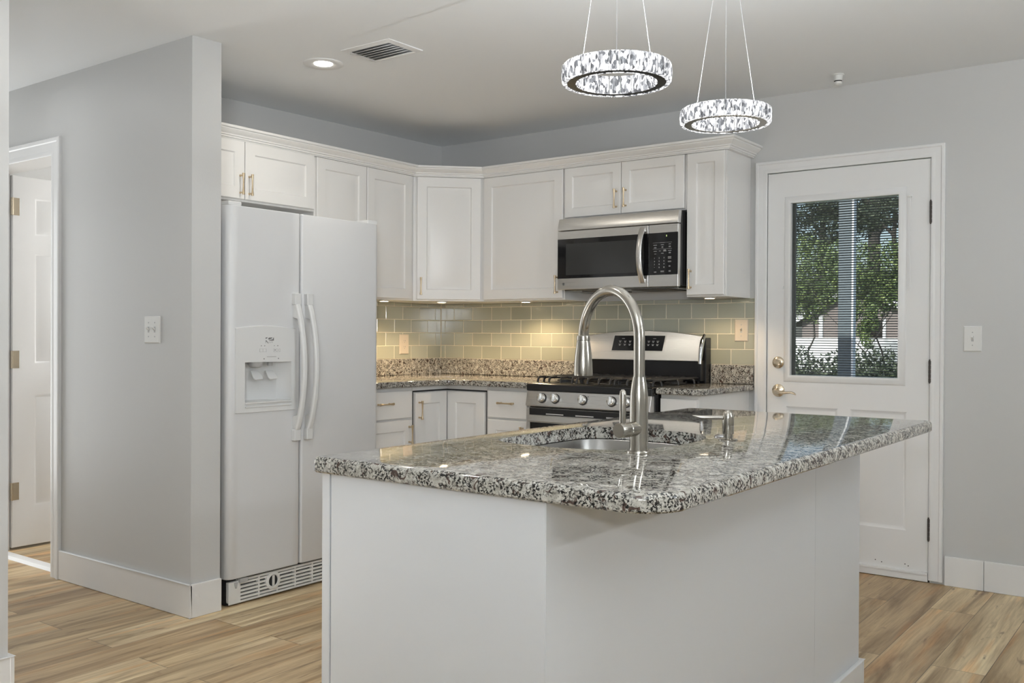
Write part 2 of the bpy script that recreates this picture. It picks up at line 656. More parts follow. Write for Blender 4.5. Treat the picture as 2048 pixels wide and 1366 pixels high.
def leafmat(name, c0, c1, c2):
    m, nt, b = newmat(name)
    geo = nt.nodes.new('ShaderNodeNewGeometry')
    r = nt.nodes.new('ShaderNodeValToRGB')
    for e, (p, c) in zip(r.color_ramp.elements, ((0, c0), (1, c2))):
        e.position = p
        e.color = (*c, 1)
    e = r.color_ramp.elements.new(.5)
    e.color = (*c1, 1)
    nt.links.new(geo.outputs['Random Per Island'], r.inputs[0])
    nt.links.new(r.outputs[0], b.inputs['Base Color'])
    b.inputs['Roughness'].default_value = .6
    return m


M['leaf'] = leafmat('leaf_green', (.05, .08, .03), (.11, .17, .055), (.25, .31, .10))
M['leaf_dark'] = leafmat('leaf_dark', (.018, .03, .015), (.04, .06, .03), (.07, .09, .05))
M['bark'] = simple('bark', (.05, .045, .04), .9, bump=.6, bscale=12)
M['lawn'] = simple('lawn', (.10, .13, .06), .9, bump=.5, bscale=30)
M['post'] = simple('post_blue_grey', (.13, .16, .18), .6)
M['siding'] = simple('house_siding', (.20, .17, .165), .8)
M['roofing'] = simple('house_roof', (.09, .085, .085), .9)
M['out_white'] = simple('outdoor_white', (.85, .87, .9), .5)
M['concrete'] = simple('porch_concrete', (.35, .35, .34), .9)

# ------------------------------------------------------------------ the setting
RX, RY, LX = 6.3, -8.0, -2.0
b = MB()
b.add([(LX-.2, RY-.2, 0), (RX+.2, RY-.2, 0), (RX+.2, .16, 0), (LX-.2, .16, 0), (LX-.2, RY-.2, -.1), (RX+.2, RY-.2, -.1), (RX+.2, .16, -.1), (LX-.2, .16, -.1)],
      [(0, 1, 2, 3), (7, 6, 5, 4), (0, 4, 5, 1), (1, 5, 6, 2), (2, 6, 7, 3), (3, 7, 4, 0)])
struct('floor', b, M['floor'], smooth=0)
b = MB()
ys = [.16, -.5, -1.2, -2.0, -2.8, -3.6, -5, RY-.2]
for i in range(len(ys)-1):
    for zz in (0, .12):
        b.add([(LX-.2, ys[i], ceil_z(LX, ys[i])+zz), (LX-.2, ys[i+1], ceil_z(LX, ys[i+1])+zz), (RX+.2, ys[i+1], ceil_z(RX, ys[i+1])+zz), (RX+.2, ys[i], ceil_z(RX, ys[i])+zz)], [(0, 1, 2, 3)])
struct('ceiling', b, M['ceiling'])


def wallbox(x0, x1, y0, y1, z0=0, z1=None):
    mb = MB()
    mb.box(x0, x1, y0, y1, z0, 1)
    out = MB()
    vs = []
    for p in mb.v:
        vs.append((p.x, p.y, z0 if abs(p.z-z0) < 1e-4 else (z1 if z1 is not None else ceil_z(p.x, p.y)+.02)))
    return out.add(vs, mb.f)


def join(*mbs):
    o = MB()
    for q in mbs:
        o.add(q.v, q.f)
    return o


# back wall with the opening of the back door
DX0, DX1, DTOP = 2.268, 3.102, 2.05
struct('wall_back', join(wallbox(-.14, DX0, 0, .14), wallbox(DX1, RX+.14, 0, .14), wallbox(DX0, DX1, 0, .14, DTOP)), M['wall'], smooth=0)
struct('wall_left', wallbox(-.14, 0, -2.346, 0), M['wall'], smooth=0)
# hall wall with the bathroom doorway; its end carries the corner next to the refrigerator
HX0, HX1, HTOP = -1.05, -.317, 2.045
struct('wall_hall', join(wallbox(HX1, .798, -2.489, -2.346), wallbox(LX, HX0, -2.489, -2.346), wallbox(HX0, HX1, -2.489, -2.346, HTOP)), M['wall'], smooth=0)
struct('wall_near', wallbox(.95, 1.095, RY, -3.37), M['wall'], smooth=0)
struct('wall_corridor', wallbox(LX, .95, -3.51, -3.37), M['wall'], smooth=0)
struct('wall_corridor_end', wallbox(LX-.14, LX, -3.5, .0), M['wall'], smooth=0)
struct('wall_bathroom_tile', wallbox(LX, LX+.012, -2.34, -.2, 0, 1.95), M['bath_tile'], smooth=0)
struct('wall_bathroom', wallbox(LX, -.14, -.2, -.05), M['wall'], smooth=0)
struct('wall_right', wallbox(RX, RX+.14, RY-.14, .14), M['wall'], smooth=0)
struct('wall_rear', wallbox(.95, RX+.14, RY-.14, RY), M['wall'], smooth=0)
# living-room windows behind the camera
for k, (c, hw, hh, ax) in enumerate((((4.1, -7.96, 1.45), 1.36, .91, 'x'), ((6.27, -3.9, 1.45), .81, .86, 'y'))):
    b = MB()
    for s in (-1, 0, 1):
        if ax == 'x':
            b.box(c[0]+s*hw-.03, c[0]+s*hw+.03, c[1]-.03, c[1]+.03, c[2]-hh, c[2]+hh)
        else:
            b.box(c[0]-.03, c[0]+.02, c[1]+s*hw-.03, c[1]+s*hw+.03, c[2]-hh, c[2]+hh)
    for s in (-1, 0, 1):
        if ax == 'x':
            b.box(c[0]-hw, c[0]+hw, c[1]-.03, c[1]+.03, c[2]+s*hh-.03, c[2]+s*hh+.03)
        else:
            b.box(c[0]-.03, c[0]+.02, c[1]-hw, c[1]+hw, c[2]+s*hh-.03, c[2]+s*hh+.03)
    struct('window_%d' % (k+1), b, M['trim'])

# baseboards
BH, BT = .139, .014


def board(x0, x1, y0, y1):
    b = MB()
    b.box(x0, x1, y0, y1, 0, BH)
    return b


struct('baseboard_hall', join(board(-.233, .812, -2.503, -2.489), board(.798, .812, -2.503, -2.346)), M['trim'], bevel=.004)
struct('baseboard_near', join(board(1.095, 1.109, RY, -3.356), board(.95, 1.109, -3.37, -3.356)), M['trim'], bevel=.004)
b = board(3.166, 3.335, -.014, 0)
b2 = board(3.3365, RX, -.014, 0)
struct('baseboard_back', join(b, b2), M['trim'], bevel=.003)

# casings (mitred profile swept round three sides)
CAS = [(0, 0), (0, .008), (.004, .0105), (.018, .011), (.022, .0095), (.040, .0125), (.046, .0125), (.050, .017), (.060, .017), (.064, .013), (.064, 0)]


def casing(x0, x1, ztop, y, w=1.0, sgn=-1, zb=0.0):
    b = MB()
    prof = [(d*w, h) for d, h in CAS]
    fr = [lambda d, h: (x0-d, y+sgn*h, zb), lambda d, h: (x0-d, y+sgn*h, ztop+d), lambda d, h: (x1+d, y+sgn*h, ztop+d), lambda d, h: (x1+d, y+sgn*h, zb)]
    return b.strip(None, prof, fr)


struct('trim_1', casing(2.279, 3.093, 2.037, 0, .98, zb=.012), M['trim'])
struct('trim_2', casing(HX0+.012, HX1-.0, 2.03, -2.489, 1.3), M['trim'])
# door jambs
b = MB()
b.box(DX0, 2.277, .002, .14, 0, DTOP)
b.box(3.0945, DX1, .002, .14, 0, DTOP)
b.box(DX0, DX1, .002, .14, 2.0395, DTOP)
struct('trim_3', b, M['trim'], smooth=0)
b = MB()
b.box(HX0, HX0+.012, -2.489, -2.346, 0, HTOP)
b.box(HX1-.012, HX1, -2.489, -2.346, 0, HTOP)
b.box(HX0, HX1, -2.489, -2.346, 2.03, HTOP)
b.box(HX0+.012, HX0+.024, -2.45, -2.40, 0, 2.03)
b.box(HX1-.024, HX1-.012, -2.45, -2.40, 0, 2.03)
struct('trim_4', b, M['trim'], smooth=0)
b = MB()
b.prism([(HX0+.012, -2.45, 0), (HX0+.012, -2.385, 0), (HX0+.012, -2.395, .015), (HX0+.012, -2.44, .015)], (HX1-HX0-.024, 0, 0))
struct('trim_5', b, M['trim'], label='white threshold strip across the bathroom doorway')

# bathroom door (six panels), standing open into the bathroom
d1 = thing('door_1', (-1.02, -2.341, .014), None, None, kind='structure')
PRO = [(0, 0), (.010, -.007), (.016, -.007), (.040, -.0015)]
b = MB()
W1, H1 = .70, 2.012
cells = []
for (v0, v1) in ((.21, .822), (.992, 1.60), (1.692, 1.902)):
    cells += [(.118, v0, .305, v1, PRO), (.395, v0, .582, v1, PRO)]
b.panels((-1.055, -2.341, .014), (0, 1, 0), (0, 0, 1), (1, 0, 0), W1, H1, .035, cells)
slab1 = part('door_slab', b, M['trim'], d1)
for z in (1.858, 1.032, .318):
    b = MB()
    b.box(-1.021, -1.0185, -2.339, -2.305, z-.047, z+.047)
    b.box(-1.037, -1.02, -2.3445, -2.3425, z-.047, z+.047)
    b.cyl((-1.014, -2.345, z-.047), (-1.014, -2.345, z+.047), .006, 12)
    part('hinge', b, M['nickel'], d1, 'satin nickel hinge')

# back door with a half glass and blinds between the panes
d2 = thing('door_2', (2.69, .02, .012), None, None, kind='structure')
X0, X1, ZB, ZT = 2.2805, 3.0905, .012, 2.034
b = MB()
lp = [(0, 0), (.012, -.008), (.018, -.008), (.045, -.001)]
c0, c1 = 2.408-X0-.012, 2.946-X0+.012
b.panels((X0, .045, ZB), (1, 0, 0), (0, 0, 1), (0, -1, 0), X1-X0, ZT-ZB, .045,
         [(c0, .975-ZB-.012, c1, 1.872-ZB+.012, None), (.105, .225, .375, .80, lp), (.435, .225, .708, .80, lp)])
part('door_slab', b, M['trim'], d2)
# frame round the glass
b = MB()


def ringframe(x0, x1, z0, z1, y, prof):
    mb = MB()
    rings = []
    for d, h in prof:
        rings.append([(x0-d, y-h, z0-d), (x1+d, y-h, z0-d), (x1+d, y-h, z1+d), (x0-d, y-h, z1+d)])
    return mb.loft(rings, True, (False, False))


gp = [(0, -.02), (0, .010), (.006, .012), (.014, .012), (.020, .009), (.030, .006), (.036, .0), (.036, -.001)]
part('glass_frame', ringframe(2.408, 2.946, .975, 1.872, 0, gp), M['trim'], d2)
part('glass_frame', ringframe(2.408, 2.946, .975, 1.872, .045, [(d, -h+.0) for d, h in gp]), M['trim'], d2)
b = MB()
b.box(2.400, 2.954, .0130, .0150, .967, 1.880)
part('window_pane', b, M['glass'], d2)
b = MB()
n = 72
for i in range(n):
    z = .981+i*(1.862-.981)/(n-1)
    b.add([(2.426, .018, z+.0018), (2.940, .018, z+.0018), (2.940, .030, z-.0022), (2.426, .030, z-.0022), (2.426, .018, z+.0024), (2.940, .018, z+.0024), (2.940, .030, z-.0016), (2.426, .030, z-.0016)],
          [(0, 1, 2, 3), (7, 6, 5, 4), (0, 4, 5, 1), (2, 6, 7, 3), (1, 5, 6, 2), (3, 7, 4, 0)])
M['slat'] = simple('slat_backlit_grey', (.09, .092, .09), .5)  # dark grey holds the backlit shade of the slats
part('blind_slats', b, M['slat'], d2, 'grey mini blind slats between the panes')
b = MB()
for x in (2.52, 2.83):
    b.box(x-.0006, x+.0006, .0175, .0185, .975, 1.872)
b.box(2.409, 2.425, .017, .032, .976, 1.871)
part('blind_ladder', b, M['slat'], d2)
b = MB()
b.tube([(3.000, -.014, 1.865), (3.000, -.014, 1.40)], .0022, 8)
b.box(2.988, 3.006, -.018, .001, 1.855, 1.868)
part('blind_wand', b, M['trim'], d2)
b = MB()
b.box(2.360, 2.368, -.008, .001, 1.425, 1.440)
part('blind_slider', b, M['trim'], d2)
for z in (1.775, 1.012, .255):
    b = MB()
    for k in range(5):
        b.cyl((3.0935, -.007, z-.052+k*.021), (3.0935, -.007, z-.052+k*.021+.0195), .0068, 12)
    b.cyl((3.0935, -.007, z-.057), (3.0935, -.007, z+.058), .005, 10)
    b.box(3.088, 3.0905, -.003, .012, z-.052, z+.052)
    part('hinge', b, M['rubber'], d2, 'dark worn metal hinge')
b = MB()
b.lathe([(.030, 0), (.032, .003), (.031, .007), (.024, .012), (.012, .014), (.0, .014)], (2.344, 0, 1.040), (0, -1, 0), 28)
b.obox((2.344, -.024, 1.040), (.0155, 0, 0), (0, 0, .0065), (0, .012, 0))
part('deadbolt_turn', b, M['nickel'], d2, 'brushed nickel deadbolt turn', bevel=.002)
b = MB()
b.lathe([(.032, 0), (.034, .003), (.032, .008), (.022, .013), (.013, .016), (.012, .042), (.012, .05)], (2.345, 0, .893), (0, -1, 0), 28)
b.tube([(2.345, -.048, .893), (2.362, -.052, .889), (2.385, -.054, .884), (2.41, -.054, .886), (2.432, -.053, .888), (2.448, -.053, .883), (2.457, -.053, .876)], [.012, .0105, .008, .0065, .006, .0055, .003], 12)
part('lever_handle', b, M['nickel'], d2, 'brushed nickel door lever')
b = MB()
b.box(X0, X1, -.012, .0, .003, .046)
b.box(X0, X1, -.016, .0, .034, .046)
part('door_sweep', b, M['trim'], d2, bevel=.002)
for x, z in ((2.845, .075), (2.875, .068), (2.985, .073), (3.0, .066)):
    part('screw_hole', MB().cyl((x, -.0005, z), (x, .002, z), .0028, 8), M['rubber'], d2)
b = MB()
b.box(DX0+.004, DX1-.004, .002, .14, -.001, .0105)
struct('trim_6', b, M['rubber'], smooth=0)

# ------------------------------------------------------------------ outdoors beyond the glass
b = MB()
b.add([(-80, .16, -.25), (80, .16, -.25), (80, 120, -.25), (-80, 120, -.25)], [(0, 1, 2, 3)])
struct('ground', b, M['lawn'], smooth=0)
b = MB()
b.box(.5, 5.5, .16, 2.3, -.25, -.06)
struct('porch_floor', b, M['concrete'], smooth=0)
b = MB()
b.box(2.013, 2.108, 2.0, 2.095, -.06, 3.4)
solo('porch_post', b, M['post'], (2.06, 2.05, -.06), 'blue grey square porch post seen through the door glass', 'post', bevel=.006)
b = MB()
b.box(2.1085, 2.122, 2.0, 2.06, -.06, 3.4)
solo('porch_post_trim', b, M['out_white'], (2.115, 2.03, -.06), 'narrow white strip along the side of the porch post', 'trim')

house = thing('house', (-12.5, 58, -.25), 'grey brown house with a white edged gable across the street', 'house')
PX = lambda q, y: CX + q*(y-CY)     # lateral place of a view direction on the plane y
HL, HRt, HA, HY = PX(-.3570, 58), PX(-.225, 58), PX(-.3045, 58), 58
b = MB()
b.prism([(HL, HY, -.25), (HRt, HY, -.25), (HRt, HY, 2.2), (HA, HY, 4.2), (HL, HY, 2.3)], (0, 9, 0))
part('house_wall', b, M['siding'], house, smooth=0)
for a, c in (((HL-.7, 1.9), (HA, 4.35)), ((HRt+.7, 1.9), (HA, 4.35))):
    b = MB()
    b.prism([(a[0], HY-.5, a[1]), (c[0], HY-.5, c[1]), (c[0], HY-.5, c[1]+.3), (a[0], HY-.5, a[1]+.3)], (0, 9.8, 0))
    part('house_roof', b, M['roofing'], house, smooth=0)
    b = MB()
    b.prism([(a[0], HY-.62, a[1]-.05), (c[0], HY-.62, c[1]-.05), (c[0], HY-.62, c[1]+.3), (a[0], HY-.62, a[1]+.3)], (0, .1, 0))
    part('rake_board', b, M['out_white'], house, 'white board along the gable edge', smooth=0)
for q0, q1, z0, z1 in ((-.3385, -.3345, -.2, 2.6), (-.2945, -.2915, .9, 2.4), (-.2945, -.2705, .9, 1.12), (-.2735, -.2705, .9, 2.4)):
    part('house_trim', MB().box(PX(q0, 58), PX(q1, 58), 57.86, 58, z0, z1), M['out_white'], house, smooth=0)
b = MB()
b.box(PX(-.291, 58), PX(-.274, 58), 57.93, 58.02, 1.1, 2.3)
part('house_window', b, M['black_gloss'], house, smooth=0)
b = MB()
fy = 34
b.box(PX(-.42, fy), PX(-.2, fy), fy, fy+.15, -.25, 1.16)
solo('white_fence', b, M['out_white'], (PX(-.3, fy), fy, -.25), 'low white fence in front of the house across the street', 'fence')


def leaves(mb, c, r, n, s, rng):
    c = V(c)
    for _ in range(n):
        d = V((rng.gauss(0, 1), rng.gauss(0, 1), rng.gauss(0, 1))).normalized()*(rng.random()**.45)
        p = c+V((d.x*r[0], d.y*r[1], d.z*r[2]))
        a = V((rng.uniform(-1, 1), rng.uniform(-1, 1), rng.uniform(-1, 1))).normalized()
        q = V((rng.uniform(-1, 1), rng.uniform(-1, 1), rng.uniform(-1, 1)))
        e = (q-a*q.dot(a)).normalized()
        k = s*rng.uniform(.6, 1.4)
        mb.add([p-a*k, p+e*k*.45, p+a*k, p-e*k*.45], [(0, 1, 2, 3)])
    return mb


rng = random.Random(3)
hy = 9.0
b = MB()
for i in range(26):
    q = -.43+.27*i/25
    leaves(b, (PX(q, hy)+rng.uniform(-.1, .1), hy+rng.uniform(-.3, .3), .47+rng.uniform(-.05, .08)), (.40, .45, .55), 700, .032, rng)
o = solo('hedge', b, M['leaf_dark'], (PX(-.3, hy), hy, -.25), 'low dark green hedge growing beyond the porch post', 'hedge', smooth=0)
o['kind'] = 'stuff'


def tree(name, q, y, zc, r, n, s, mat, label, trunk=True, hgt=None, lean=0, tr=.25, seed=1, clumps=14):
    g = random.Random(seed)
    x = PX(q, y)
    t = thing(name, (x, y, -.25), label, 'tree', 'trees across the street')
    b = MB()
    for _ in range(clumps):
        d = V((g.gauss(0, 1), g.gauss(0, 1), g.gauss(0, 1))).normalized()*g.uniform(.3, 1)
        leaves(b, (x+d.x*r[0], y+d.y*r[1], zc+d.z*r[2]), (r[0]*.42, r[1]*.42, r[2]*.34), n//clumps, s, g)
    part('foliage', b, mat, t, smooth=0)
    if trunk:
        b = MB()
        zt = hgt or zc
        pts = [(x+lean*(k/6)**2+.15*math.sin(k*1.7+seed), y, -.25+(zt+.25)*k/6) for k in range(7)]
        b.tube(pts, [tr*(1.15-.10*k) for k in range(7)], 10)
        b.tube([pts[4], (pts[4][0]+.8, y, pts[4][2]+1.2), (pts[4][0]+2.2, y, pts[4][2]+2.0)], [tr*.55, tr*.4, tr*.2], 8)
        b.tube([pts[5], (pts[5][0]-.9, y, pts[5][2]+.9), (pts[5][0]-1.6, y, pts[5][2]+2.0)], [tr*.5, tr*.35, tr*.15], 8)
        part('trunk', b, M['bark'], t)
    return t


tree('leafy_tree', -.347, 27, 3.2, (1.35, 1.0, 1.35), 9000, .06, M['leaf'], 'bright green leafy tree left of the porch post', hgt=2.6, seed=2, tr=.035, clumps=36)
tree('leafy_tree', -.337, 75, 11.0, (4.6, 2.5, 2.6), 5200, .16, M['leaf_dark'], 'dark tree with sky showing through its crown, left of the porch post', hgt=12, seed=5, tr=.4, clumps=22)
tree('leafy_tree', -.287, 94, 15.2, (3.3, 2.0, 2.1), 2000, .19, M['leaf_dark'], 'tree with a thick dark trunk right of the porch post', hgt=17, seed=9, tr=.78, lean=.9, clumps=10)
tree('leafy_tree', -.276, 30, 3.3, (1.75, 1.0, 1.2), 10000, .06, M['leaf'], 'wide green tree in front of the white edged gable', hgt=2.6, seed=12, tr=.035, clumps=38)
tree('leafy_tree', -.262, 80, 12.0, (4.3, 2.5, 2.0), 3000, .16, M['leaf_dark'], 'tall thin crowned tree farthest right in the door glass', hgt=12, seed=15, tr=.3, clumps=18)
tree('leafy_tree', -.2935, 24, 1.7, (.42, .4, .75), 2600, .045, M['leaf'], 'small green tree just right of the porch post before the house', hgt=1.2, seed=21, tr=.03, clumps=12)

# ------------------------------------------------------------------ tile backsplash
TZ = [1.023, 1.1067, 1.1902, 1.2737, 1.3572, 1.381]
P_ = .1565
gp2 = .0035


def tile_run(a0, a1, first, z0, z1, emit):
    x = first
    while x > a0:
        x -= P_
    while x < a1:
        l, r = max(x, a0)+gp2/2, min(x+P_, a1)-gp2/2
        if r-l > .006:
            emit(l, r, z0+gp2/2, z1-gp2/2)
        x += P_


def tileB(l, r, z0, z1):
    e = .0015
    y0, y1 = -.004, -.0105
    t.loft([[(l, y0, z0), (r, y0, z0), (r, y0, z1), (l, y0, z1)], [(l, y1+e, z0), (r, y1+e, z0), (r, y1+e, z1), (l, y1+e, z1)],
            [(l+e, y1, z0+e), (r-e, y1, z0+e), (r-e, y1, z1-e), (l+e, y1, z1-e)]], True, (False, True))


def tileA(l, r, z0, z1):
    e = .0015
    x0, x1 = .004, .0105
    t.loft([[(x0, l, z0), (x0, r, z0), (x0, r, z1), (x0, l, z1)], [(x1-e, l, z0), (x1-e, r, z0), (x1-e, r, z1), (x1-e, l, z1)],
            [(x1, l+e, z0+e), (x1, r-e, z0+e), (x1, r-e, z1-e), (x1, l+e, z1-e)]], True, (False, True))


tb = thing('tile_backsplash', (1.1, -.005, 1.023), 'sage green glass tile on the back wall behind the range', 'backsplash')
g = MB()
g.box(.004, 2.215, -.0088, -.0005, 1.0225, 1.380)
part('grout_bed', g, M['grout'], tb, smooth=0)
t = MB()
for k in range(5):
    tile_run(.012, 2.215, .1255 if k % 2 else .0475, TZ[k], TZ[k+1], tileB)
part('glass_tiles', t, M['tile'], tb)
tb = thing('tile_backsplash', (.005, -.8, 1.023), 'sage green glass tile on the side wall between the refrigerator and the corner', 'backsplash')
g = MB()
g.box(.0005, .0088, -1.62, -.0115, 1.0225, 1.380)
part('grout_bed', g, M['grout'], tb, smooth=0)
t = MB()
for k in range(5):
    tile_run(-1.62, -.012, -.0678 if k % 2 else -.146, TZ[k], TZ[k+1], tileA)
part('glass_tiles', t, M['tile'], tb)

# ------------------------------------------------------------------ kitchen cabinets
DPRO = [(0, 0), (.005, -.0075), (.012, -.0085), (.044, -.0005)]


def handle(parent, c, along, out, length=.105):
    """bow-tie bar pull on two posts"""
    c, al, out = V(c), V(along).normalized(), V(out).normalized()
    b = MB()
    ctr = c+out*.026
    prof = [(.0, -.5), (.0068, -.5), (.0072, -.485), (.0060, -.40), (.0045, -.25), (.0038, 0), (.0045, .25), (.0060, .40), (.0072, .485), (.0068, .5), (.0, .5)]
    b.lathe([(r, h*length) for r, h in prof], ctr, al, 14)
    for s in (-1, 1):
        p = c+al*s*length*.40
        b.lathe([(.0058, 0), (.004, .004), (.004, .024)], p, out, 10)
    return part('handle', b, M['brass'], parent, 'champagne metal pull')


def cab_door(th, o, u, n, W, H, fr=.058, name='door', prof=None):
    b = MB()
    b.panels(o, u, (0, 0, 1), n, W, H, .02, [(fr, fr, W-fr, H-fr, prof or DPRO)])
    return part(name, b, M['cabinet'], th)


UB, UT = 1.381, 2.132
PX_, NY = (1, 0, 0), (0, -1, 0)
# above the refrigerator
t1 = thing('upper_cabinet', (.15, -1.85, 1.83), 'short white two-door wall cabinet above the refrigerator', 'cabinet')
b = MB()
b.box(.002, .305, -2.312, -1.396, 1.832, UT)
part('cabinet_body', b, M['cabinet'], t1, smooth=0)
d = cab_door(t1, (.305, -1.8545, 1.842), (0, 1, 0), PX_, .449, .286)
handle(d, (.325, -1.832, 1.914), (0, 0, 1), PX_)
d = cab_door(t1, (.305, -2.3055, 1.842), (0, 1, 0), PX_, .447, .286)
handle(d, (.325, -1.886, 1.914), (0, 0, 1), PX_)
# tall two-door one beside the corner
t2 = thing('upper_cabinet', (.15, -1.0, UB), 'tall white two-door wall cabinet partly behind the refrigerator top', 'cabinet')
b = MB()
b.box(.002, .305, -1.394, -.612, UB, UT)
part('cabinet_body', b, M['cabinet'], t2, smooth=0)
d = cab_door(t2, (.305, -1.3865, 1.390), (0, 1, 0), PX_, .368, .736)
handle(d, (.325, -1.045, 1.47), (0, 0, 1), PX_)
d = cab_door(t2, (.305, -1.0125, 1.390), (0, 1, 0), PX_, .371, .736)
handle(d, (.325, -.985, 1.47), (0, 0, 1), PX_)
# diagonal corner cabinet
t3 = thing('upper_cabinet', (.2, -.2, UB), 'white diagonal corner wall cabinet with one door', 'cabinet')
b = MB()
b.prism([(.002, -.61, UB), (.305, -.61, UB), (.61, -.305, UB), (.61, -.002, UB), (.002, -.002, UB)], (0, 0, UT-UB))
part('cabinet_body', b, M['cabinet'], t3, smooth=0)
q = 1/math.sqrt(2)
ud, nd = V((q, q, 0)), V((q, -q, 0))
o = V((.305, -.61, 1.390))+ud*.022
d = cab_door(t3, o, ud, nd, .386, .736)
handle(d, V((.305, -.61, 1.469))+ud*.046+nd*.02, (0, 0, 1), nd)
# big one-door
t4 = thing('upper_cabinet', (.9, -.15, UB), 'white wall cabinet with one wide door left of the microwave', 'cabinet')
b = MB()
b.box(.612, 1.199, -.305, -.002, UB, UT)
part('cabinet_body', b, M['cabinet'], t4, smooth=0)
d = cab_door(t4, (.621, -.305, 1.390), (1, 0, 0), NY, .572, .736)
handle(d, (1.160, -.325, 1.467), (0, 0, 1), NY)
# over the microwave
t5 = thing('upper_cabinet', (1.58, -.15, 1.835), 'short white two-door wall cabinet above the microwave', 'cabinet')
b = MB()
b.box(1.201, 1.961, -.305, -.002, 1.838, UT)
part('cabinet_body', b, M['cabinet'], t5, smooth=0)
d = cab_door(t5, (1.207, -.305, 1.845), (1, 0, 0), NY, .3655, .281, .05)
handle(d, (1.546, -.325, 1.926), (0, 0, 1), NY)
d = cab_door(t5, (1.5765, -.305, 1.845), (1, 0, 0), NY, .376, .281, .05)
handle(d, (1.605, -.325, 1.928), (0, 0, 1), NY)
# narrow one
t6 = thing('upper_cabinet', (2.07, -.15, UB), 'narrow white one-door wall cabinet right of the microwave', 'cabinet')
b = MB()
b.box(1.963, 2.185, -.305, -.002, UB, UT)
part('cabinet_body', b, M['cabinet'], t6, smooth=0)
d = cab_door(t6, (1.970, -.305, 1.390), (1, 0, 0), NY, .208, .736, .052)
handle(d, (1.995, -.325, 1.472), (0, 0, 1), NY)

# crown moulding run along the cabinet tops
cp = [(.001, 2.1275), (.020, 2.1275), (.020, 2.134), (.027, 2.134), (.027, 2.142), (.034, 2.144), (.034, 2.150), (.046, 2.158), (.056, 2.169), (.056, 2.174), (.066, 2.176), (.066, 2.187), (.001, 2.188)]
path = [V((.305, -2.34)), V((.305, -.6115)), V((.6115, -.305)), V((2.185, -.305)), V((2.185, -.002))]
nrm = [V((1, 0)), V((q, -q)), V((0, -1)), V((1, 0))]
frs = []
for i, p in enumerate(path):
    if i == 0:
        m_ = nrm[0]
    elif i == len(path)-1:
        m_ = nrm[-1]
    else:
        a, c = nrm[i-1], nrm[i]
        m_ = (a+c)/(1+a.dot(c))
    frs.append(lambda d, h, p=p, m_=m_: (p.x+m_.x*d, p.y+m_.y*d, h))
b = MB()
b.strip(None, cp, frs)
solo('crown_molding', b, M['cabinet'], (1.2, -.35, 2.124), 'white stepped crown molding running along the wall cabinet tops', 'molding', smooth=25)

# puck lamps under the wall cabinets
PUCK = (('under the cabinet beside the refrigerator', .25, -.80), ('under the diagonal corner cabinet', .40, -.455), ('under the wide one-door cabinet', .88, -.245), ('under the narrow cabinet by the back door', 2.065, -.245))
for where, x, y in PUCK:
    t_ = thing('puck_light', (x, y, UB), 'small round lit lamp '+where, 'lamp', 'lamps under the wall cabinets')
    b = MB()
    b.lathe([(.034, 0), (.034, -.006), (.028, -.0085), (.026, -.0085), (.026, -.004)], (x, y, UB), (0, 0, 1), 24, (False, True))
    part('lamp_rim', b, M['plate'], t_)
    b = MB()
    b.lathe([(.0255, -.0045), (.0255, -.0078), (.0, -.0082)], (x, y, UB), (0, 0, 1), 24, (True, False))
    part('lens', b, M['led_warm'], t_)
    light('puck_beam', 'SPOT', (x, y, UB-.012), 5.5 if x > 2 else 14, (1, .72, .42), aim=(x, y, 0), size=.025, spot_size=math.radians(150), spot_blend=.6)

# base cabinets
XF, YF = .61, -.646        # door faces
BT_ = .888


def base_box(x0, x1, y0, y1, kick):
    b = MB()
    b.box(x0, x1, y0, y1, .1, BT_)
    b.box(*kick, 0, .1)
    return b


FLAT = [(0, 0), (.004, -.002), (.008, -.002), (.014, 0)]
ba = thing('base_cabinet', (.3, -1.2, 0), 'white base cabinet with drawer and door beside the refrigerator', 'cabinet')
part('cabinet_body', base_box(0, XF-.02, -1.40, -.925, (0, XF-.09, -1.40, -.925)), M['cabinet'], ba, smooth=0)
b = MB()
b.panels((XF-.02, -1.395, .717), (0, 1, 0), (0, 0, 1), PX_, .452, .150, .02, [])
d = part('drawer', b, M['cabinet'], ba)
handle(d, (XF, -1.168, .802), (0, 1, 0), PX_)
d = cab_door(ba, (XF-.02, -1.395, .108), (0, 1, 0), PX_, .452, .598)
handle(d, (XF, -.968, .625), (0, 0, 1), PX_)
bc = thing('corner_base_cabinet', (.3, -.3, 0), 'white corner base cabinet with an inside-corner folding door', 'cabinet')
b = MB()
b.prism([(.002, -.002, .1), (.002, -.922, .1), (XF-.02, -.922, .1), (XF-.02, YF+.02, .1), (.893, YF+.02, .1), (.893, -.002, .1)], (0, 0, BT_-.1))
b.prism([(.002, -.002, 0), (.002, -.922, 0), (XF-.09, -.922, 0), (XF-.09, YF+.09, 0), (.893, YF+.09, 0), (.893, -.002, 0)], (0, 0, .1))
part('cabinet_body', b, M['cabinet'], bc, smooth=0)
b = MB()
b.box(XF-.02, XF-.018, -.917, YF+.018, .855, .8635)
b.box(XF-.02, .890, YF+.018, YF+.02, .855, .8635)
b.box(.886, .890, YF+.018, YF+.02, .108, .8635)
b.box(XF-.02, XF-.018, -.9205, -.916, .108, .8635)
part('door_gap', b, M['dark_gap'], bc, smooth=0)
d = cab_door(bc, (XF-.02, -.9145, .108), (0, 1, 0), PX_, .9145+YF-.001, .744, .062)
handle(d, (XF, -.887, .755), (0, 0, 1), PX_)
cab_door(bc, (XF+.001, YF+.02, .108), (1, 0, 0), NY, .274, .744, .062)
bd = thing('base_cabinet', (1.05, -.3, 0), 'white base cabinet with drawer and door left of the range', 'cabinet')
part('cabinet_body', base_box(.896, 1.200, YF+.02, 0, (.896, 1.200, YF+.09, 0)), M['cabinet'], bd, smooth=0)
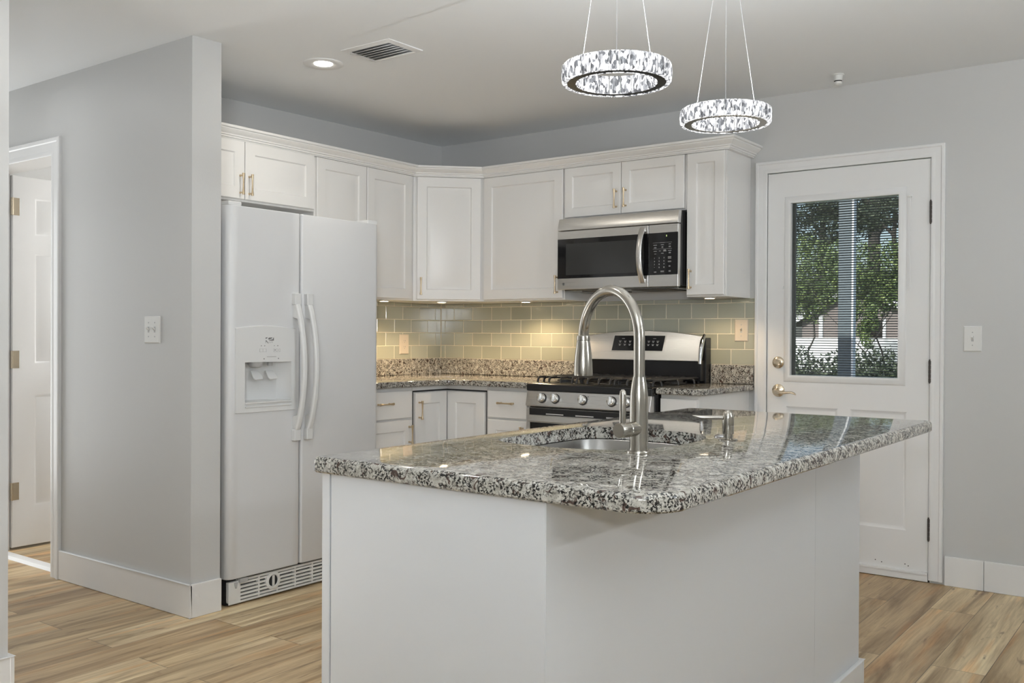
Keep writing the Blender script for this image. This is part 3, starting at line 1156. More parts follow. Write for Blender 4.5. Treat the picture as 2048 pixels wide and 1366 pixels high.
b = MB()
b.panels((.908, YF+.02, .717), (1, 0, 0), (0, 0, 1), NY, .272, .150, .02, [])
d = part('drawer', b, M['cabinet'], bd)
handle(d, (1.046, YF, .800), (1, 0, 0), NY)
d = cab_door(bd, (.908, YF+.02, .108), (1, 0, 0), NY, .272, .598)
handle(d, (1.154, YF, .625), (0, 0, 1), NY)
be = thing('base_cabinet', (2.08, -.3, 0), 'white base cabinet between the range and the back door', 'cabinet')
part('cabinet_body', base_box(1.975, 2.182, YF+.04, 0, (1.975, 2.182, YF+.11, 0)), M['cabinet'], be, smooth=0)
b = MB()
b.panels((1.980, YF+.04, .717), (1, 0, 0), (0, 0, 1), NY, .196, .150, .02, [])
d = part('drawer', b, M['cabinet'], be)
handle(d, (2.078, YF+.02, .800), (1, 0, 0), NY, .09)
cab_door(be, (1.980, YF+.04, .108), (1, 0, 0), NY, .196, .598, .05)

# counters
CT, CB = .921, .889
XE, YE = .637, -.676
L_out = [(.001, -1.402), (XE, -1.402)]+[(XE+.07-.07*math.cos(a), YE-.07+.07*math.sin(a)) for a in [PI/2*k/8 for k in range(9)]]+[(1.203, YE), (1.203, -.001), (.001, -.001)]
ct = thing('countertop', (.3, -.6, CB), 'speckled granite corner countertop left of the range', 'countertop', 'granite counters along the walls')
b = MB()
b.slab(L_out, [], CB, CT, .010)
part('counter_slab', b, M['granite'], ct)
b = MB()
b.box(.001, .021, -1.402, -.001, CT, 1.022)
b.box(.021, 1.203, -.021, -.001, CT, 1.022)
part('upstand', b, M['granite'], ct, bevel=.003)
ct2 = thing('countertop', (2.1, -.3, CB), 'short speckled granite countertop between the range and the back door', 'countertop', 'granite counters along the walls')
b = MB()
b.slab([(1.972, -.656)]+[(2.2135-.05+.05*math.sin(a), -.656+.05-.05*math.cos(a)) for a in [PI/2*k/8 for k in range(9)]]+[(2.2135, -.001), (1.972, -.001)], [], CB, CT, .010)
part('counter_slab', b, M['granite'], ct2)
b = MB()
b.box(1.972, 2.2125, -.021, -.001, CT, 1.022)
part('upstand', b, M['granite'], ct2, bevel=.003)

# ------------------------------------------------------------------ refrigerator
FX = .81
FL, FR_, FG = -2.315, -1.407, -1.917
FT, FB = 1.7285, .119
fr_ = thing('refrigerator', (.45, -1.86, 0), 'white side-by-side refrigerator with ice and water dispenser', 'refrigerator')
b = MB()
b.box(.04, .725, -2.305, -1.412, .02, 1.715)
part('fridge_body', b, M['fridge'], fr_, bevel=.004)
part('door_seal', MB().box(.725, .737, -2.300, -1.418, .125, 1.722), M['dark_gap'], fr_, smooth=0)


def fdoor(y0, y1, z0, z1, rl, rr, cav=None):
    """door slab whose outer vertical edges are rounded; cav = (y0, y1, z0, z1) hole in the front"""
    b = MB()
    x0, x1 = .737, FX
    sec = [(x0, y0), ]
    sec += [(x1-rl+rl*math.sin(a), y0+rl-rl*math.cos(a)) for a in [PI/2*k/6 for k in range(7)]]
    sec += [(x1-rr+rr*math.cos(a), y1-rr+rr*math.sin(a)) for a in [PI/2*k/6 for k in range(7)]]
    sec += [(x0, y1)]
    e = .004
    cy_, cx_ = (y0+y1)/2, (x0+x1)/2
    sh = lambda s, z: [(cx_+(p[0]-cx_)*s, cy_+(p[1]-cy_)*(1-(1-s)*.2), z) for p in sec]
    if not cav:
        b.loft([sh(.94, z0), sh(1, z0+e), sh(1, z1-e), sh(.94, z1)])
        return b
    ya, yb, za, zb = cav
    n = len(sec)
    zs = [z0+e, za, zb, z1-e]
    b.loft([sh(.94, z0), sh(1, z0+e)], True, (True, False))
    b.loft([sh(1, z1-e), sh(.94, z1)], True, (False, True))
    front = 7   # the flat front runs between section points 7 and 8
    for k in range(3):
        r0, r1 = sh(1, zs[k]), sh(1, zs[k+1])
        for i in range(n):
            if i == front:
                continue
            j = (i+1) % n
            b.add([r0[i], r0[j], r1[j], r1[i]], [(0, 1, 2, 3)])
        ys_ = [sec[front][1], ya, yb, sec[front+1][1]]
        for m_ in range(3):
            if k == 1 and m_ == 1:
                continue
            b.add([(x1, ys_[m_], zs[k]), (x1, ys_[m_+1], zs[k]), (x1, ys_[m_+1], zs[k+1]), (x1, ys_[m_], zs[k+1])], [(0, 1, 2, 3)])
    return b


# dispenser figures measured on the door front
DY0, DY1, DZ0, DZ1 = -2.281, -1.952, .833, 1.199
CY0, CY1, CZ0, CZ1 = -2.233, -1.977, .874, 1.052
fz = part('freezer_door', fdoor(FL, FG-.0035, FB, FT, .032, .012, (DY0+.02, DY1-.02, CZ0-.02, CZ1+.01)), M['fridge'], fr_)
fd = part('fridge_door', fdoor(FG+.0035, FR_, FB, FT, .012, .032), M['fridge'], fr_)
# dispenser panel with arched top and a cavity
b = MB()
px = FX+.006
nA = 10
top = [(px, DY0+(DY1-DY0)*k/nA, DZ1+.012*math.sin(PI*k/nA)) for k in range(nA+1)]
inner = [(CY0, CZ1), (CY1, CZ1)]
for k in range(nA):       # head of the panel
    p0, p1 = top[k], top[k+1]
    b.add([(px, p0[1], CZ1), (px, p1[1], CZ1), p1, p0], [(0, 1, 2, 3)])
    b.add([p0, p1, (FX-.001, p1[1], p1[2]+.003), (FX-.001, p0[1], p0[2]+.003)], [(0, 1, 2, 3)])
b.add([(px, DY0, CZ0), (px, CY0, CZ0), (px, CY0, CZ1), (px, DY0, CZ1)], [(0, 1, 2, 3)])
b.add([(px, CY1, CZ0), (px, DY1, CZ0), (px, DY1, CZ1), (px, CY1, CZ1)], [(0, 1, 2, 3)])
b.add([(px, DY0, DZ0), (px, DY1, DZ0), (px, DY1, CZ0), (px, DY0, CZ0)], [(0, 1, 2, 3)])
for (ya, yb, za, zb) in ((DY0, DY0, DZ0, DZ1), (DY1, DY1, DZ0, DZ1), (DY0, DY1, DZ0, DZ0)):
    if ya == yb:
        o_ = -.002 if ya == DY0 else .002
        b.add([(px, ya, za), (px, ya, zb), (FX-.001, ya+o_, zb), (FX-.001, ya+o_, za)], [(0, 1, 2, 3)])
    else:
        b.add([(px, ya, za), (px, yb, za), (FX-.001, yb, za-.002), (FX-.001, ya, za-.002)], [(0, 1, 2, 3)])
dp = part('dispenser_panel', b, M['fridge_plain'], fz)
b = MB()
bx = FX-.062      # back of the cavity, curved
ring0 = [(px, CY0, CZ0), (px, CY1, CZ0), (px, CY1, CZ1), (px, CY0, CZ1)]
ring1 = [(FX-.03, CY0+.004, CZ0+.004), (FX-.03, CY1-.004, CZ0+.004), (FX-.03, CY1-.004, CZ1-.002), (FX-.03, CY0+.004, CZ1-.002)]
ring2 = [(bx, CY0+.03, CZ0+.008), (bx, CY1-.03, CZ0+.008), (bx, CY1-.03, CZ1-.004), (bx, CY0+.03, CZ1-.004)]
b.loft([ring0, ring1, ring2], True, (False, True))
part('dispenser_cavity', b, M['fridge_plain'], fz)
b = MB()
b.box(FX-.055, px+.004, CY0+.001, CY1-.001, CZ0, CZ0+.004)
b.box(px-.004, px+.006, CY0, CY1, CZ0-.004, CZ0+.004)
b.box(px-.003, px+.004, CY0, CY1, CZ0-.020, CZ0-.015)
part('drip_tray', b, M['fridge_plain'], fz, bevel=.0015)
for yc in (-2.143, -2.062):
    b = MB()
    pts = [(FX-.046, yc-.019, 1.014), (FX-.046, yc+.019, 1.014), (FX-.018, yc+.026, .984), (FX-.012, yc+.022, .976), (FX-.012, yc-.018, .974), (FX-.018, yc-.024, .982)]
    b.prism(pts, (-.005, 0, -.004))
    part('dispenser_paddle', b, M['fridge_plain'], fz, bevel=.0015)
b = MB()
b.lathe([(.034, 0), (.034, -.010), (.026, -.022), (.020, -.024)], (FX-.034, -2.146, CZ1), (0, 0, 1), 20)
b.lathe([(.012, 0), (.012, -.018)], (FX-.034, -2.066, CZ1), (0, 0, 1), 14)
part('dispenser_chute', b, M['mid_mark'], fz)
b = MB()
b.box(px-.0005, px+.0012, -2.072, -2.066, 1.048, 1.052)
# printed marks on the panel
mk = MB()
UY, UZ = V((0, 1, 0)), V((0, 0, 1))


def rect(mb, y0, y1, z0, z1, x=px, h=.0006):
    return mb.box(x-.0002, x+h, y0, y1, z0, z1)


LY0, LY1, LZ0, LZ1 = -2.1225, -2.0775, 1.1345, 1.1605
mz = (LZ0+LZ1)/2+.003
mk.prism([(px, LY0, LZ1), (px, LY0+.013, LZ1), (px, LY0+.002, mz+.004), (px, LY0, mz+.003)], (.0006, 0, 0))
mk.prism([(px, LY0+.018, LZ1-.001), (px, LY1-.008, LZ1), (px, LY1-.010, LZ1-.004), (px, LY0+.020, mz+.001), (px, LY0+.012, mz+.002)], (.0006, 0, 0))
mk.prism([(px, LY1-.002, LZ1), (px, LY1, LZ1-.001), (px, LY1, mz-.004), (px, LY0+.014, mz-.004), (px, LY0+.022, mz-.001), (px, LY1-.006, mz+.002)], (.0006, 0, 0))
mk.prism([(px, LY0, mz-.003), (px, LY0+.004, mz-.003), (px, LY0+.016, LZ0), (px, LY0+.013, LZ0), (px, LY0+.002, LZ0+.010), (px, LY0, LZ0)], (.0006, 0, 0))
part('logo_mark', mk, M['grey_mark'], fz, smooth=0)
part('logo_lettering', text_mb('ELITE', (px, (LY0+LY1)/2+.006, LZ0+.0045), UY, UZ, .0105), M['mid_mark'], fz, smooth=0)
for y0 in (-2.155, -2.078):
    mk = MB()
    y1, z0, z1 = y0+.036, 1.096, 1.111
    for a in ((y0, y1, z0, z0+.0012), (y0, y1, z1-.0008, z1), (y0, y0+.001, z0, z1), (y1-.001, y1, z0, z1), (y0+.0175, y0+.0185, z0, z1)):
        rect(mk, *a)
    part('button_outline', mk, M['mid_mark'], fz, smooth=0)
for y, z, r in ((-2.146, 1.1235, .002), (-2.128, 1.1235, .002), (-2.074, 1.1235, .0016), (-2.055, 1.1235, .0022), (-2.07, 1.1045, .0026), (-2.052, 1.104, .0016), (-2.131, 1.066, .0026), (-2.051, 1.0665, .0026)):
    mk = MB()
    mk.lathe([(r, 0), (r, .0007)], (px, y, z), (1, 0, 0), 10)
    part('indicator_dot', mk, M['grey_mark'], fz, smooth=0)
mk = MB()
rect(mk, -2.115, -2.064, 1.0735, 1.0765)
part('print_line', mk, M['mid_mark'], fz, smooth=0)


def fhandle(parent, yc, flip):
    b = MB()
    zt, zb = 1.362, .690
    rings = []
    N = 16
    for k in range(N+1):
        s = k/N
        z = zt-.05+(zb+.05-zt+.05)*s
        bow = math.sin(PI*s)
        x = FX+.018+.046*bow**.75
        sw = .0145-.0015*bow
        yy = yc+.004*bow
        th = .009
        rings.append([(x-th, yy-sw, z), (x+th*.4, yy-sw, z), (x+th, yy-sw*.6, z), (x+th, yy+sw*.6, z), (x+th*.4, yy+sw, z), (x-th, yy+sw, z)])
    b.loft(rings)
    for z0, z1 in ((zt-.052, zt), (zb, zb+.052)):
        b.box(FX-.001, FX+.024, yc-.018, yc+.018, z0, z1)
    for (za, zb_) in ((zt-.05, zt-.12), (zb+.05, zb+.12)):
        b.prism([(FX-.001, yc-.012, za), (FX+.020, yc-.012, za), (FX+.040, yc-.012, zb_), (FX-.001, yc-.012, zb_+(.01 if za > zb_ else -.01))], (0, .024, 0))
    return part('handle', b, M['fridge_plain'], parent, bevel=.003)


fhandle(fz, -1.952, 1)
fhandle(fd, -1.880, -1)
# bottom grille
b = MB()
gx = .795
gy0, gy1 = -2.300, -1.415
slots = []
zr = [.023, .038, .053, .068, .083, .098]
th = .0045
for k, z in enumerate([.012, .026, .042, .058, .074, .091, .104]):
    b.box(gx-.02, gx, gy0 if k in (0,) else gy0+.05, gy1, z-.0042, z+.0042)
b.box(gx-.02, gx+.001, gy0, gy0+.060, .008, .104)
for k in range(9):
    y = gy0+.060+k*.103
    b.box(gx-.02, gx-.001, y-.004, y+.004, .010, .108)
part('grille', b, M['grille'], fr_)
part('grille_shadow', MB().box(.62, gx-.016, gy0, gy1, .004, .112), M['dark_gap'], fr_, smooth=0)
b = MB()
gyc, gzc = -2.060, .068
b.lathe([(.040, -.01), (.040, .003), (.036, .005), (.027, .005), (.025, .0), (.0, .0)], (gx, gyc, gzc), (1, 0, 0), 28)
gk = part('filter_knob', b, M['grille'], fr_)
b = MB()
b.lathe([(.025, .0005), (.0, .0008)], (gx, gyc, gzc), (1, 0, 0), 24)
part('knob_recess', b, M['dark_gap'], gk)
b = MB()
b.box(gx, gx+.006, gyc-.006, gyc+.006, gzc-.024, gzc+.024)
part('knob_bar', b, M['grille'], gk, bevel=.002)
b = MB()
b.prism([(gx+.001, gy0+.028, .100), (gx+.001, gy0+.046, .100), (gx+.001, gy0+.041, .074), (gx+.001, gy0+.034, .074)], (.004, 0, 0))
b.box(gx-.004, gx+.012, gy0+.052, gy0+.095, .096, .114)
part('grille_clip', b, M['mid_mark'], fr_, bevel=.001)
for y in (-2.275, -1.447):
    b = MB()
    b.box(.66, .800, y-.034, y+.034, 1.7285, 1.747)
    b.box(.60, .70, y-.05, y+.05, 1.715, 1.740)
    part('hinge_cover', b, M['fridge_plain'], fr_, bevel=.004)

# ------------------------------------------------------------------ range
RL, RR = 1.207, 1.967
RC = (RL+RR)/2
rg = thing('gas_range', (RC, -.35, 0), 'stainless steel gas range with black cooktop and five knobs', 'range')
b = MB()
b.box(RL, RR, -.655, -.024, .05, .900)
b.box(RL+.03, RR-.03, -.60, -.05, 0, .05)
part('range_body', b, M['black'], rg, bevel=.003)
b = MB()
b.prism([(RL, -.03, .895), (RL, -.03, .921), (RL, -.672, .921), (RL, -.686, .914), (RL, -.688, .880), (RL, -.640, .880)], (RR-RL, 0, 0))
part('cooktop', b, M['black'], rg, bevel=.004)
b = MB()
b.prism([(RL+.004, -.640, .880), (RL+.004, -.684, .880), (RL+.004, -.7045, .801), (RL+.004, -.699, .797), (RL+.004, -.640, .797)], (RR-RL-.008, 0, 0))
cpn = part('control_panel', b, M['steel'], rg, bevel=.003)
nk = V((0, -.079, -.0205)).normalized()*1.0
nk = V((0, -.968, .251))
slope = V((0, -.251, -.968))
for i, x in enumerate((1.316, 1.400, 1.572, 1.744, 1.832)):
    c = V((x, -.694, .842))
    b = MB()
    b.lathe([(.0265, 0), (.0265, .004), (.0235, .006)], c, nk, 26)
    kb = part('knob', b, M['black'], rg)
    b = MB()
    b.lathe([(.0225, .005), (.0225, .014), (.021, .022), (.018, .024), (.0, .024)], c, nk, 26)
    b.obox(c+nk*.027, V((.0058, 0, 0)), slope*.0215, nk*.009)
    part('knob_grip', b, M['knob'], kb, bevel=.002)
for x in (1.292, 1.376, 1.60, 1.72, 1.862):
    b = MB()
    c = V((x, -.6905, .861))
    b.obox(c, (.0028, 0, 0), slope*.0028, nk*.0008)
    b.obox(c+slope*.012+V((.004, 0, 0)), (.004, 0, 0), slope*.0006, nk*.0008)
    part('panel_print', b, M['grey_mark'], cpn, smooth=0)
# oven door
b = MB()
b.box(RL+.006, RR-.006, -.700, -.655, .20, .790)
od = part('oven_door', b, M['steel'], rg, bevel=.004)
part('door_top', MB().box(RL+.03, RR-.03, -.7015, -.66, .752, .788), M['black'], od, smooth=0)
for x in (1.40, 1.585, 1.77):
    part('slot_highlight', MB().box(x-.055, x+.055, -.7025, -.7005, .757, .763), M['mid_mark'], od, smooth=0)  # pale bars: highlights of the vent slots put into the colour
part('oven_window', MB().box(RL+.035, RR-.035, -.7025, -.69, .30, .712), M['black_gloss'], od, smooth=0)
b = MB()
b.box(RL+.026, RR-.026, -.7135, -.70, .716, .749)
part('oven_handle', b, M['steel'], od, bevel=.004)
part('storage_drawer', MB().box(RL+.006, RR-.006, -.695, -.655, .06, .195), M['steel'], rg, bevel=.004)
# backguard
b = MB()
gyt, gyb = -.088, -.138
b.box(RL, RR, -.075, -.0125, .905, 1.168)
b.box(RL+.01, RR-.01, -.115, -.07, .93, 1.045)
part('guard_body', b, M['black'], rg, bevel=.004)
b = MB()
N = 16
fr1, bk1 = [], []
pts = [(RL+.012, 1.040), (RR-.012, 1.040)]
topz = lambda s: 1.176+.030*(1-(2*s-1)**2)
yof = lambda z: gyb+(gyt-gyb)*(z-1.040)/(1.206-1.040)
f_ = [(RL+.010, yof(1.040), 1.040)]+[(RR-.010, yof(1.040), 1.040)]+[(RR-.014-(RR-RL-.028)*k/N, yof(topz(1-k/N)), topz(1-k/N)) for k in range(N+1)]
b.prism(f_, (0, .035, 0))
gd = part('backguard', b, M['steel'], rg, bevel=.003)
for x, s in ((RL+.004, 1), (RR-.004, -1)):
    b = MB()
    b.tube([(x, yof(1.030)-.004, 1.026), (x, yof(1.10)-.012, 1.10), (x, yof(1.15)-.008, 1.15), (x, yof(1.18)+.01, 1.184)], [.010, .0125, .0125, .008], 12)
    part('guard_end_cap', b, M['chrome'], rg)
tn = V((0, gyt-gyb, .166)).normalized()
nn = V((0, -.166, gyt-gyb)).normalized()
pc = lambda x, z, h: V((x, yof(z), z))+nn*h
b = MB()
b.loft([[pc(1.398, 1.088, 0), pc(1.733, 1.088, 0), pc(1.739, 1.181, 0), pc(1.404, 1.181, 0)], [pc(1.398, 1.088, .003), pc(1.733, 1.088, .003), pc(1.739, 1.181, .003), pc(1.404, 1.181, .003)]])
part('display_bezel', b, M['steel'], gd)
b = MB()
b.loft([[pc(1.404, 1.092, .0025), pc(1.727, 1.092, .0025), pc(1.733, 1.177, .0025), pc(1.410, 1.177, .0025)], [pc(1.404, 1.092, .0042), pc(1.727, 1.092, .0042), pc(1.733, 1.177, .0042), pc(1.410, 1.177, .0042)]])
part('display', b, M['black_gloss'], gd)
def dmark(c, a, b_, n):
    part('display_print', MB().obox(c, a, b_, n), M['mid_mark'], gd, smooth=0)


for gx_ in (1.452, 1.484, 1.516, 1.636, 1.664, 1.692):
    for gz in (1.128, 1.146):
        dmark(pc(gx_, gz, .0045), (.008, 0, 0), tn*.0009, nn*.0004)
        dmark(pc(gx_, gz-.006, .0045), (.0045, 0, 0), tn*.002, nn*.0004)
for gx_ in (1.588, 1.600, 1.612):
    for gz in (1.102, 1.110, 1.118):
        dmark(pc(gx_, gz, .0045), (.0025, 0, 0), tn*.0022, nn*.0004)
for gx_ in (1.47, 1.67):
    dmark(pc(gx_, 1.160, .0045), (.009, 0, 0), tn*.0009, nn*.0004)

# burners and grates
for x, y, r in ((1.335, -.19, .036), (1.335, -.50, .045), (RC, -.345, .055), (1.839, -.19, .045), (1.839, -.50, .036)):
    b = MB()
    b.lathe([(r*1.25, 0), (r*1.25, .004), (r*1.0, .006), (r, .014), (r*.9, .018), (0, .018)], (x, y, .921), (0, 0, 1), 24)
    part('burner', b, M['burner'], rg)
GZ = .951


def grate(x0, x1, y0, y1):
    b = MB()
    r = .0062
    m_ = .012

    def bar(p, q_, arch=True):
        """bar with both ends curving down to the cooktop"""
        p, q_ = V(p), V(q_)
        d = (q_-p).normalized()
        pts = [p+V((0, 0, -.028)), p+d*.003+V((0, 0, -.012)), p+d*.014+V((0, 0, -.002)), p+d*.03, (p+q_)/2, q_-d*.03, q_-d*.014+V((0, 0, -.002)), q_-d*.003+V((0, 0, -.012)), q_+V((0, 0, -.028))]
        b.tube(pts, r, 8)
    k = 4
    for i in range(k):
        x = x0+m_+(x1-x0-2*m_)*i/(k-1)
        bar((x, y0, GZ), (x, y1, GZ))
    for y in (y0+.075, (y0+y1)/2, y1-.075):
        bar((x0, y, GZ-.001), (x1, y, GZ-.001))
    return part('grate', b, M['black_matte'], rg)


grate(RL+.018, RL+.262, -.625, -.105)
grate(RL+.266, RR-.266, -.625, -.105)
grate(RR-.262, RR-.018, -.625, -.105)

# ------------------------------------------------------------------ microwave
ML, MR, MZ0, MZ1, MY = 1.212, 1.959, 1.4335, 1.8305, -.40
mw = thing('microwave', (1.585, -.2, MZ0), 'stainless steel over-the-range microwave with black glass door', 'microwave')
b = MB()
b.box(ML+.001, MR-.001, -.372, -.002, MZ0+.006, MZ1-.002)
part('microwave_body', b, M['black'], mw, bevel=.003)
b = MB()
b.box(ML+.02, MR-.02, -.36, -.03, MZ0-.006, MZ0+.008)
part('underside_panel', b, M['dark_chrome'], mw, bevel=.003)
for x0_, x1_ in ((ML+.1, MR-.45), (MR-.33, MR-.1)):
    part('grease_filter', MB().box(x0_, x1_, -.30, -.08, MZ0-.009, MZ0-.004), M['rubber'], mw)
b = MB()
b.prism([(ML, -.37, 1.7625), (ML, MY, 1.7625), (ML, MY, 1.780), (ML, MY+.013, MZ1), (ML, -.36, MZ1)], (MR-ML, 0, 0))
part('vent_strip', b, M['steel'], mw, bevel=.003)
MS = 1.787
b = MB()
b.box(ML, MS-.0015, MY, -.372, MZ0, 1.7595)
md = part('microwave_door', b, M['steel'], mw, bevel=.003)
part('door_glass', MB().box(ML+.0005, MS-.002, MY-.0012, MY+.01, 1.495, 1.715), M['black_gloss'], md, smooth=0)
part('viewing_window', MB().box(1.268, 1.712, MY-.0018, MY, 1.513, 1.687), M['grey_glass'], md, smooth=0)
b = MB()
rings = []
for k in range(17):
    s = k/16
    z = 1.748-(1.748-1.456)*s
    bow = math.sin(PI*s)
    y = MY-.010-.036*bow**.8
    x = 1.757-.004*bow
    sw = .0155
    rings.append([(x-sw, y+.006, z), (x-sw, y-.002, z), (x-sw*.5, y-.006, z), (x+sw*.5, y-.006, z), (x+sw, y-.002, z), (x+sw, y+.006, z)])
b.loft(rings)
for z in (1.738, 1.466):
    b.box(1.746, 1.768, MY-.016, MY+.001, z-.012, z+.012)
part('door_handle', b, M['steel'], md, bevel=.002)
b = MB()
b.lathe([(.0085, 0), (.0085, .0006), (.0075, .0006), (.0075, 0)], (1.252, MY, 1.464), (0, -1, 0), 24)
em = part('emblem', b, M['mid_mark'], md, smooth=0)
part('emblem_lettering', text_mb('LG', (1.252, MY-.0002, 1.464), (1, 0, 0), (0, 0, 1), .008), M['mid_mark'], md, smooth=0)
b = MB()
b.box(MS+.0015, MR, MY, -.372, MZ0, 1.7595)
mp_ = part('control_panel', b, M['steel'], mw, bevel=.003)
part('keypad', MB().box(MS+.002, MR-.0008, MY-.0014, MY+.01, 1.4955, 1.7155), M['black_gloss'], mp_, smooth=0)
UX = V((1, 0, 0))
yk = MY-.0015
def kx(a):      # from the close-up: horizontal place on the panel
    return MS+.004+(a-640)/(1600-640)*(MR-MS-.006)


def kz(c):
    return 1.7155-(c-430)/(1870-430)*.220


def kmark(*a):
    part('keypad_print', MB().box(*a), M['mid_mark'], mp_, smooth=0)


for z, s0, s1 in ((770, 770, 1410), (985, 770, 1410)):
    kmark(kx(s0), kx(s1), yk-.0004, yk, kz(z)-.0004, kz(z)+.0004)
for x0_, x1_, z in ((1010, 1170, 772), (790, 910, 850), (1040, 1140, 845), (1300, 1380, 830), (800, 905, 1062), (980, 1045, 1052), (1115, 1230, 1062), (1280, 1395, 1050), (825, 885, 1150), (1050, 1135, 1135)):
    kmark(kx(x0_), kx(x1_), yk-.0004, yk, kz(z)-.0011, kz(z)+.0011)
for x0_, x1_, z in ((800, 900, 935), (1055, 1130, 925), (1295, 1385, 915), (1120, 1225, 1035), (1295, 1385, 1125), (1270, 1400, 1290), (1270, 1400, 1425), (1295, 1375, 1580), (805, 900, 1770), (1025, 1160, 1755), (1295, 1385, 1750)):
    for dz in (-14, 14) if z != 1290 else (-30, 0, 30):
        kmark(kx(x0_+10), kx(x1_-10), yk-.0004, yk, kz(z+dz)-.0009, kz(z+dz)+.0009)

keys = ['123', '456', '789', '*0#']
for r_, row in enumerate(keys):
    for c_, ch in enumerate(row):
        part('keypad_digit', text_mb(ch, (kx((828, 987, 1148)[c_]), yk, kz((1300, 1410, 1515, 1620)[r_]-c_*6)), UX, UZ, .010), M['white_mark'], mp_, smooth=0)
part('clock_digit', text_mb('5', (kx(1230), yk, kz(545)), UX, UZ, .012), M['clock'], mp_, smooth=0)

# ------------------------------------------------------------------ island
IX0, IX1, IY0, IY1 = 2.622, 3.475, -3.458, -1.612
IT, IB = .9095, .876
isl = thing('kitchen_island', (2.95, -2.5, 0), 'white paneled kitchen island base under the granite top', 'island')
b = MB()
b.box(2.641, 2.661, -3.425, -1.572, 0, IB)
b.box(3.210, 3.230, -3.425, -1.572, 0, IB)
b.box(2.661, 3.210, -3.425, -3.405, 0, IB)
b.box(2.661, 3.210, -1.592, -1.572, 0, IB)
b.box(2.661, 3.210, -3.405, -1.592, 0, .10)
part('island_body', b, M['island'], isl, smooth=0)
b = MB()
b.box(2.669, 3.230, -3.440, -3.425, 0, IB)
b.box(2.641, 2.665, -3.440, -3.425, 0, IB)
part('end_panel', b, M['island'], isl, bevel=.002)
b = MB()
b.box(3.230, 3.232, -3.440, -2.012, .0, IB)
b.box(3.230, 3.232, -2.011, -1.572, .0, IB)
part('back_panel', b, M['island'], isl, smooth=0)
b = MB()
b.box(3.232, 3.246, -3.440, -1.557, 0, .085)
b.box(3.15, 3.246, -1.572, -1.557, 0, .085)
part('baseboard', b, M['trim'], isl, bevel=.004)


def rrect(x0, x1, y0, y1, r):     # radii at (x0,y0), (x1,y0), (x1,y1), (x0,y1)
    return arc(x0+r[0], y0+r[0], r[0], 180, 270)+arc(x1-r[1], y0+r[1], r[1], 270, 360)+arc(x1-r[2], y1-r[2], r[2], 0, 90)+arc(x0+r[3], y1-r[3], r[3], 90, 180)


sink_pts = [(2.732, -2.925), (2.722, -2.85), (2.712, -2.73), (2.712, -2.61), (2.718, -2.525), (2.738, -2.484), (2.78, -2.461), (2.88, -2.456), (2.976, -2.457), (3.045, -2.473), (3.095, -2.508), (3.130, -2.556), (3.147, -2.62), (3.152, -2.69), (3.147, -2.79), (3.128, -2.866), (3.098, -2.917), (3.055, -2.951), (2.988, -2.977), (2.912, -2.984), (2.827, -2.979), (2.768, -2.962)]


def smooth_loop(pts, n=3):
    out = []
    m_ = len(pts)
    for i in range(m_):
        p0, p1, p2, p3 = [V(pts[(i+k) % m_]) for k in (-1, 0, 1, 2)]
        for j in range(n):
            t_ = j/n
            out.append(tuple(.5*((2*p1)+(-p0+p2)*t_+(2*p0-5*p1+4*p2-p3)*t_*t_+(-p0+3*p1-3*p2+p3)*t_**3)))
    return out


hole = smooth_loop(sink_pts)
it = thing('island_countertop', (3.05, -2.5, IB), 'polished speckled granite island top with a sink cutout', 'countertop')
b = MB()
b.slab(rrect(IX0, IX1, IY0, IY1, (.022, .085, .035, .035)), [hole], IB, IT, .012, .004)
part('counter_slab', b, M['granite'], it)
# undermount basin
sk = thing('sink', (2.93, -2.72, .70), 'stainless steel basin set under the island granite', 'sink')
b = MB()
cxs, cys = 2.93, -2.72


def sc(s, z):
    return [(cxs+(p[0]-cxs)*s, cys+(p[1]-cys)*s, z) for p in hole]


b.loft([sc(1.07, IB-.001), sc(1.012, IB-.001), sc(1.0, IB-.004), sc(.985, .74), sc(.96, .71), sc(.90, .692), sc(.2, .686)], True, (False, True))
part('basin', b, M['steel_sink'], sk, smooth=60)
b = MB()
b.lathe([(.044, .002), (.042, .004), (.03, .001), (.0, .001)], (cxs, cys, .686), (0, 0, 1), 24, (False, False))
part('drain', b, M['chrome'], sk)

# faucet: high arc with a side lever
fx, fy = 3.152, -2.957
fa = thing('kitchen_faucet', (fx, fy, IT), 'brushed steel pull-down faucet with a high arc at the island sink', 'faucet')
b = MB()
b.lathe([(.0275, 0), (.0275, .004), (.0265, .006), (.0215, .007), (.0215, .012)], (fx, fy, IT), (0, 0, 1), 32)
part('base_flange', b, M['steel_tap'], fa)
b = MB()
b.lathe([(.0208, .006), (.0208, .115), (.0200, .135), (.0175, .155), (.0148, .168), (.0142, .172)], (fx, fy, IT), (0, 0, 1), 32)
part('faucet_body', b, M['steel_tap'], fa)
sd = V((-.915, .405, 0)).normalized()
R_ = .113
zs_ = 1.168
pts = [V((fx, fy, 1.075)), V((fx, fy, 1.12))]
pts += [V((fx, fy, zs_))+sd*(R_-R_*math.cos(a))+V((0, 0, R_*math.sin(a))) for a in [PI*k/24 for k in range(25)]]
b = MB()
b.tube(pts, .0128, 20)
part('spout', b, M['steel_tap'], fa)
e = V((fx, fy, zs_))+sd*2*R_
b = MB()
b.lathe([(.0135, .007), (.0160, .005), (.0165, .0), (.0165, -.005), (.0156, -.006), (.0170, -.012), (.0205, -.038), (.0225, -.062), (.0232, -.086), (.0225, -.092), (.0, -.090)], e, (0, 0, 1), 28)
part('spray_head', b, M['steel_tap'], fa)
kd = V((-.10, -.995, 0)).normalized()
kc = V((fx, fy, .9655))
b = MB()
b.lathe([(.0165, .012), (.0165, .043), (.0158, .0435), (.0158, .0445), (.0165, .045), (.0165, .076), (.0155, .078), (.0, .078)], kc, kd, 30)
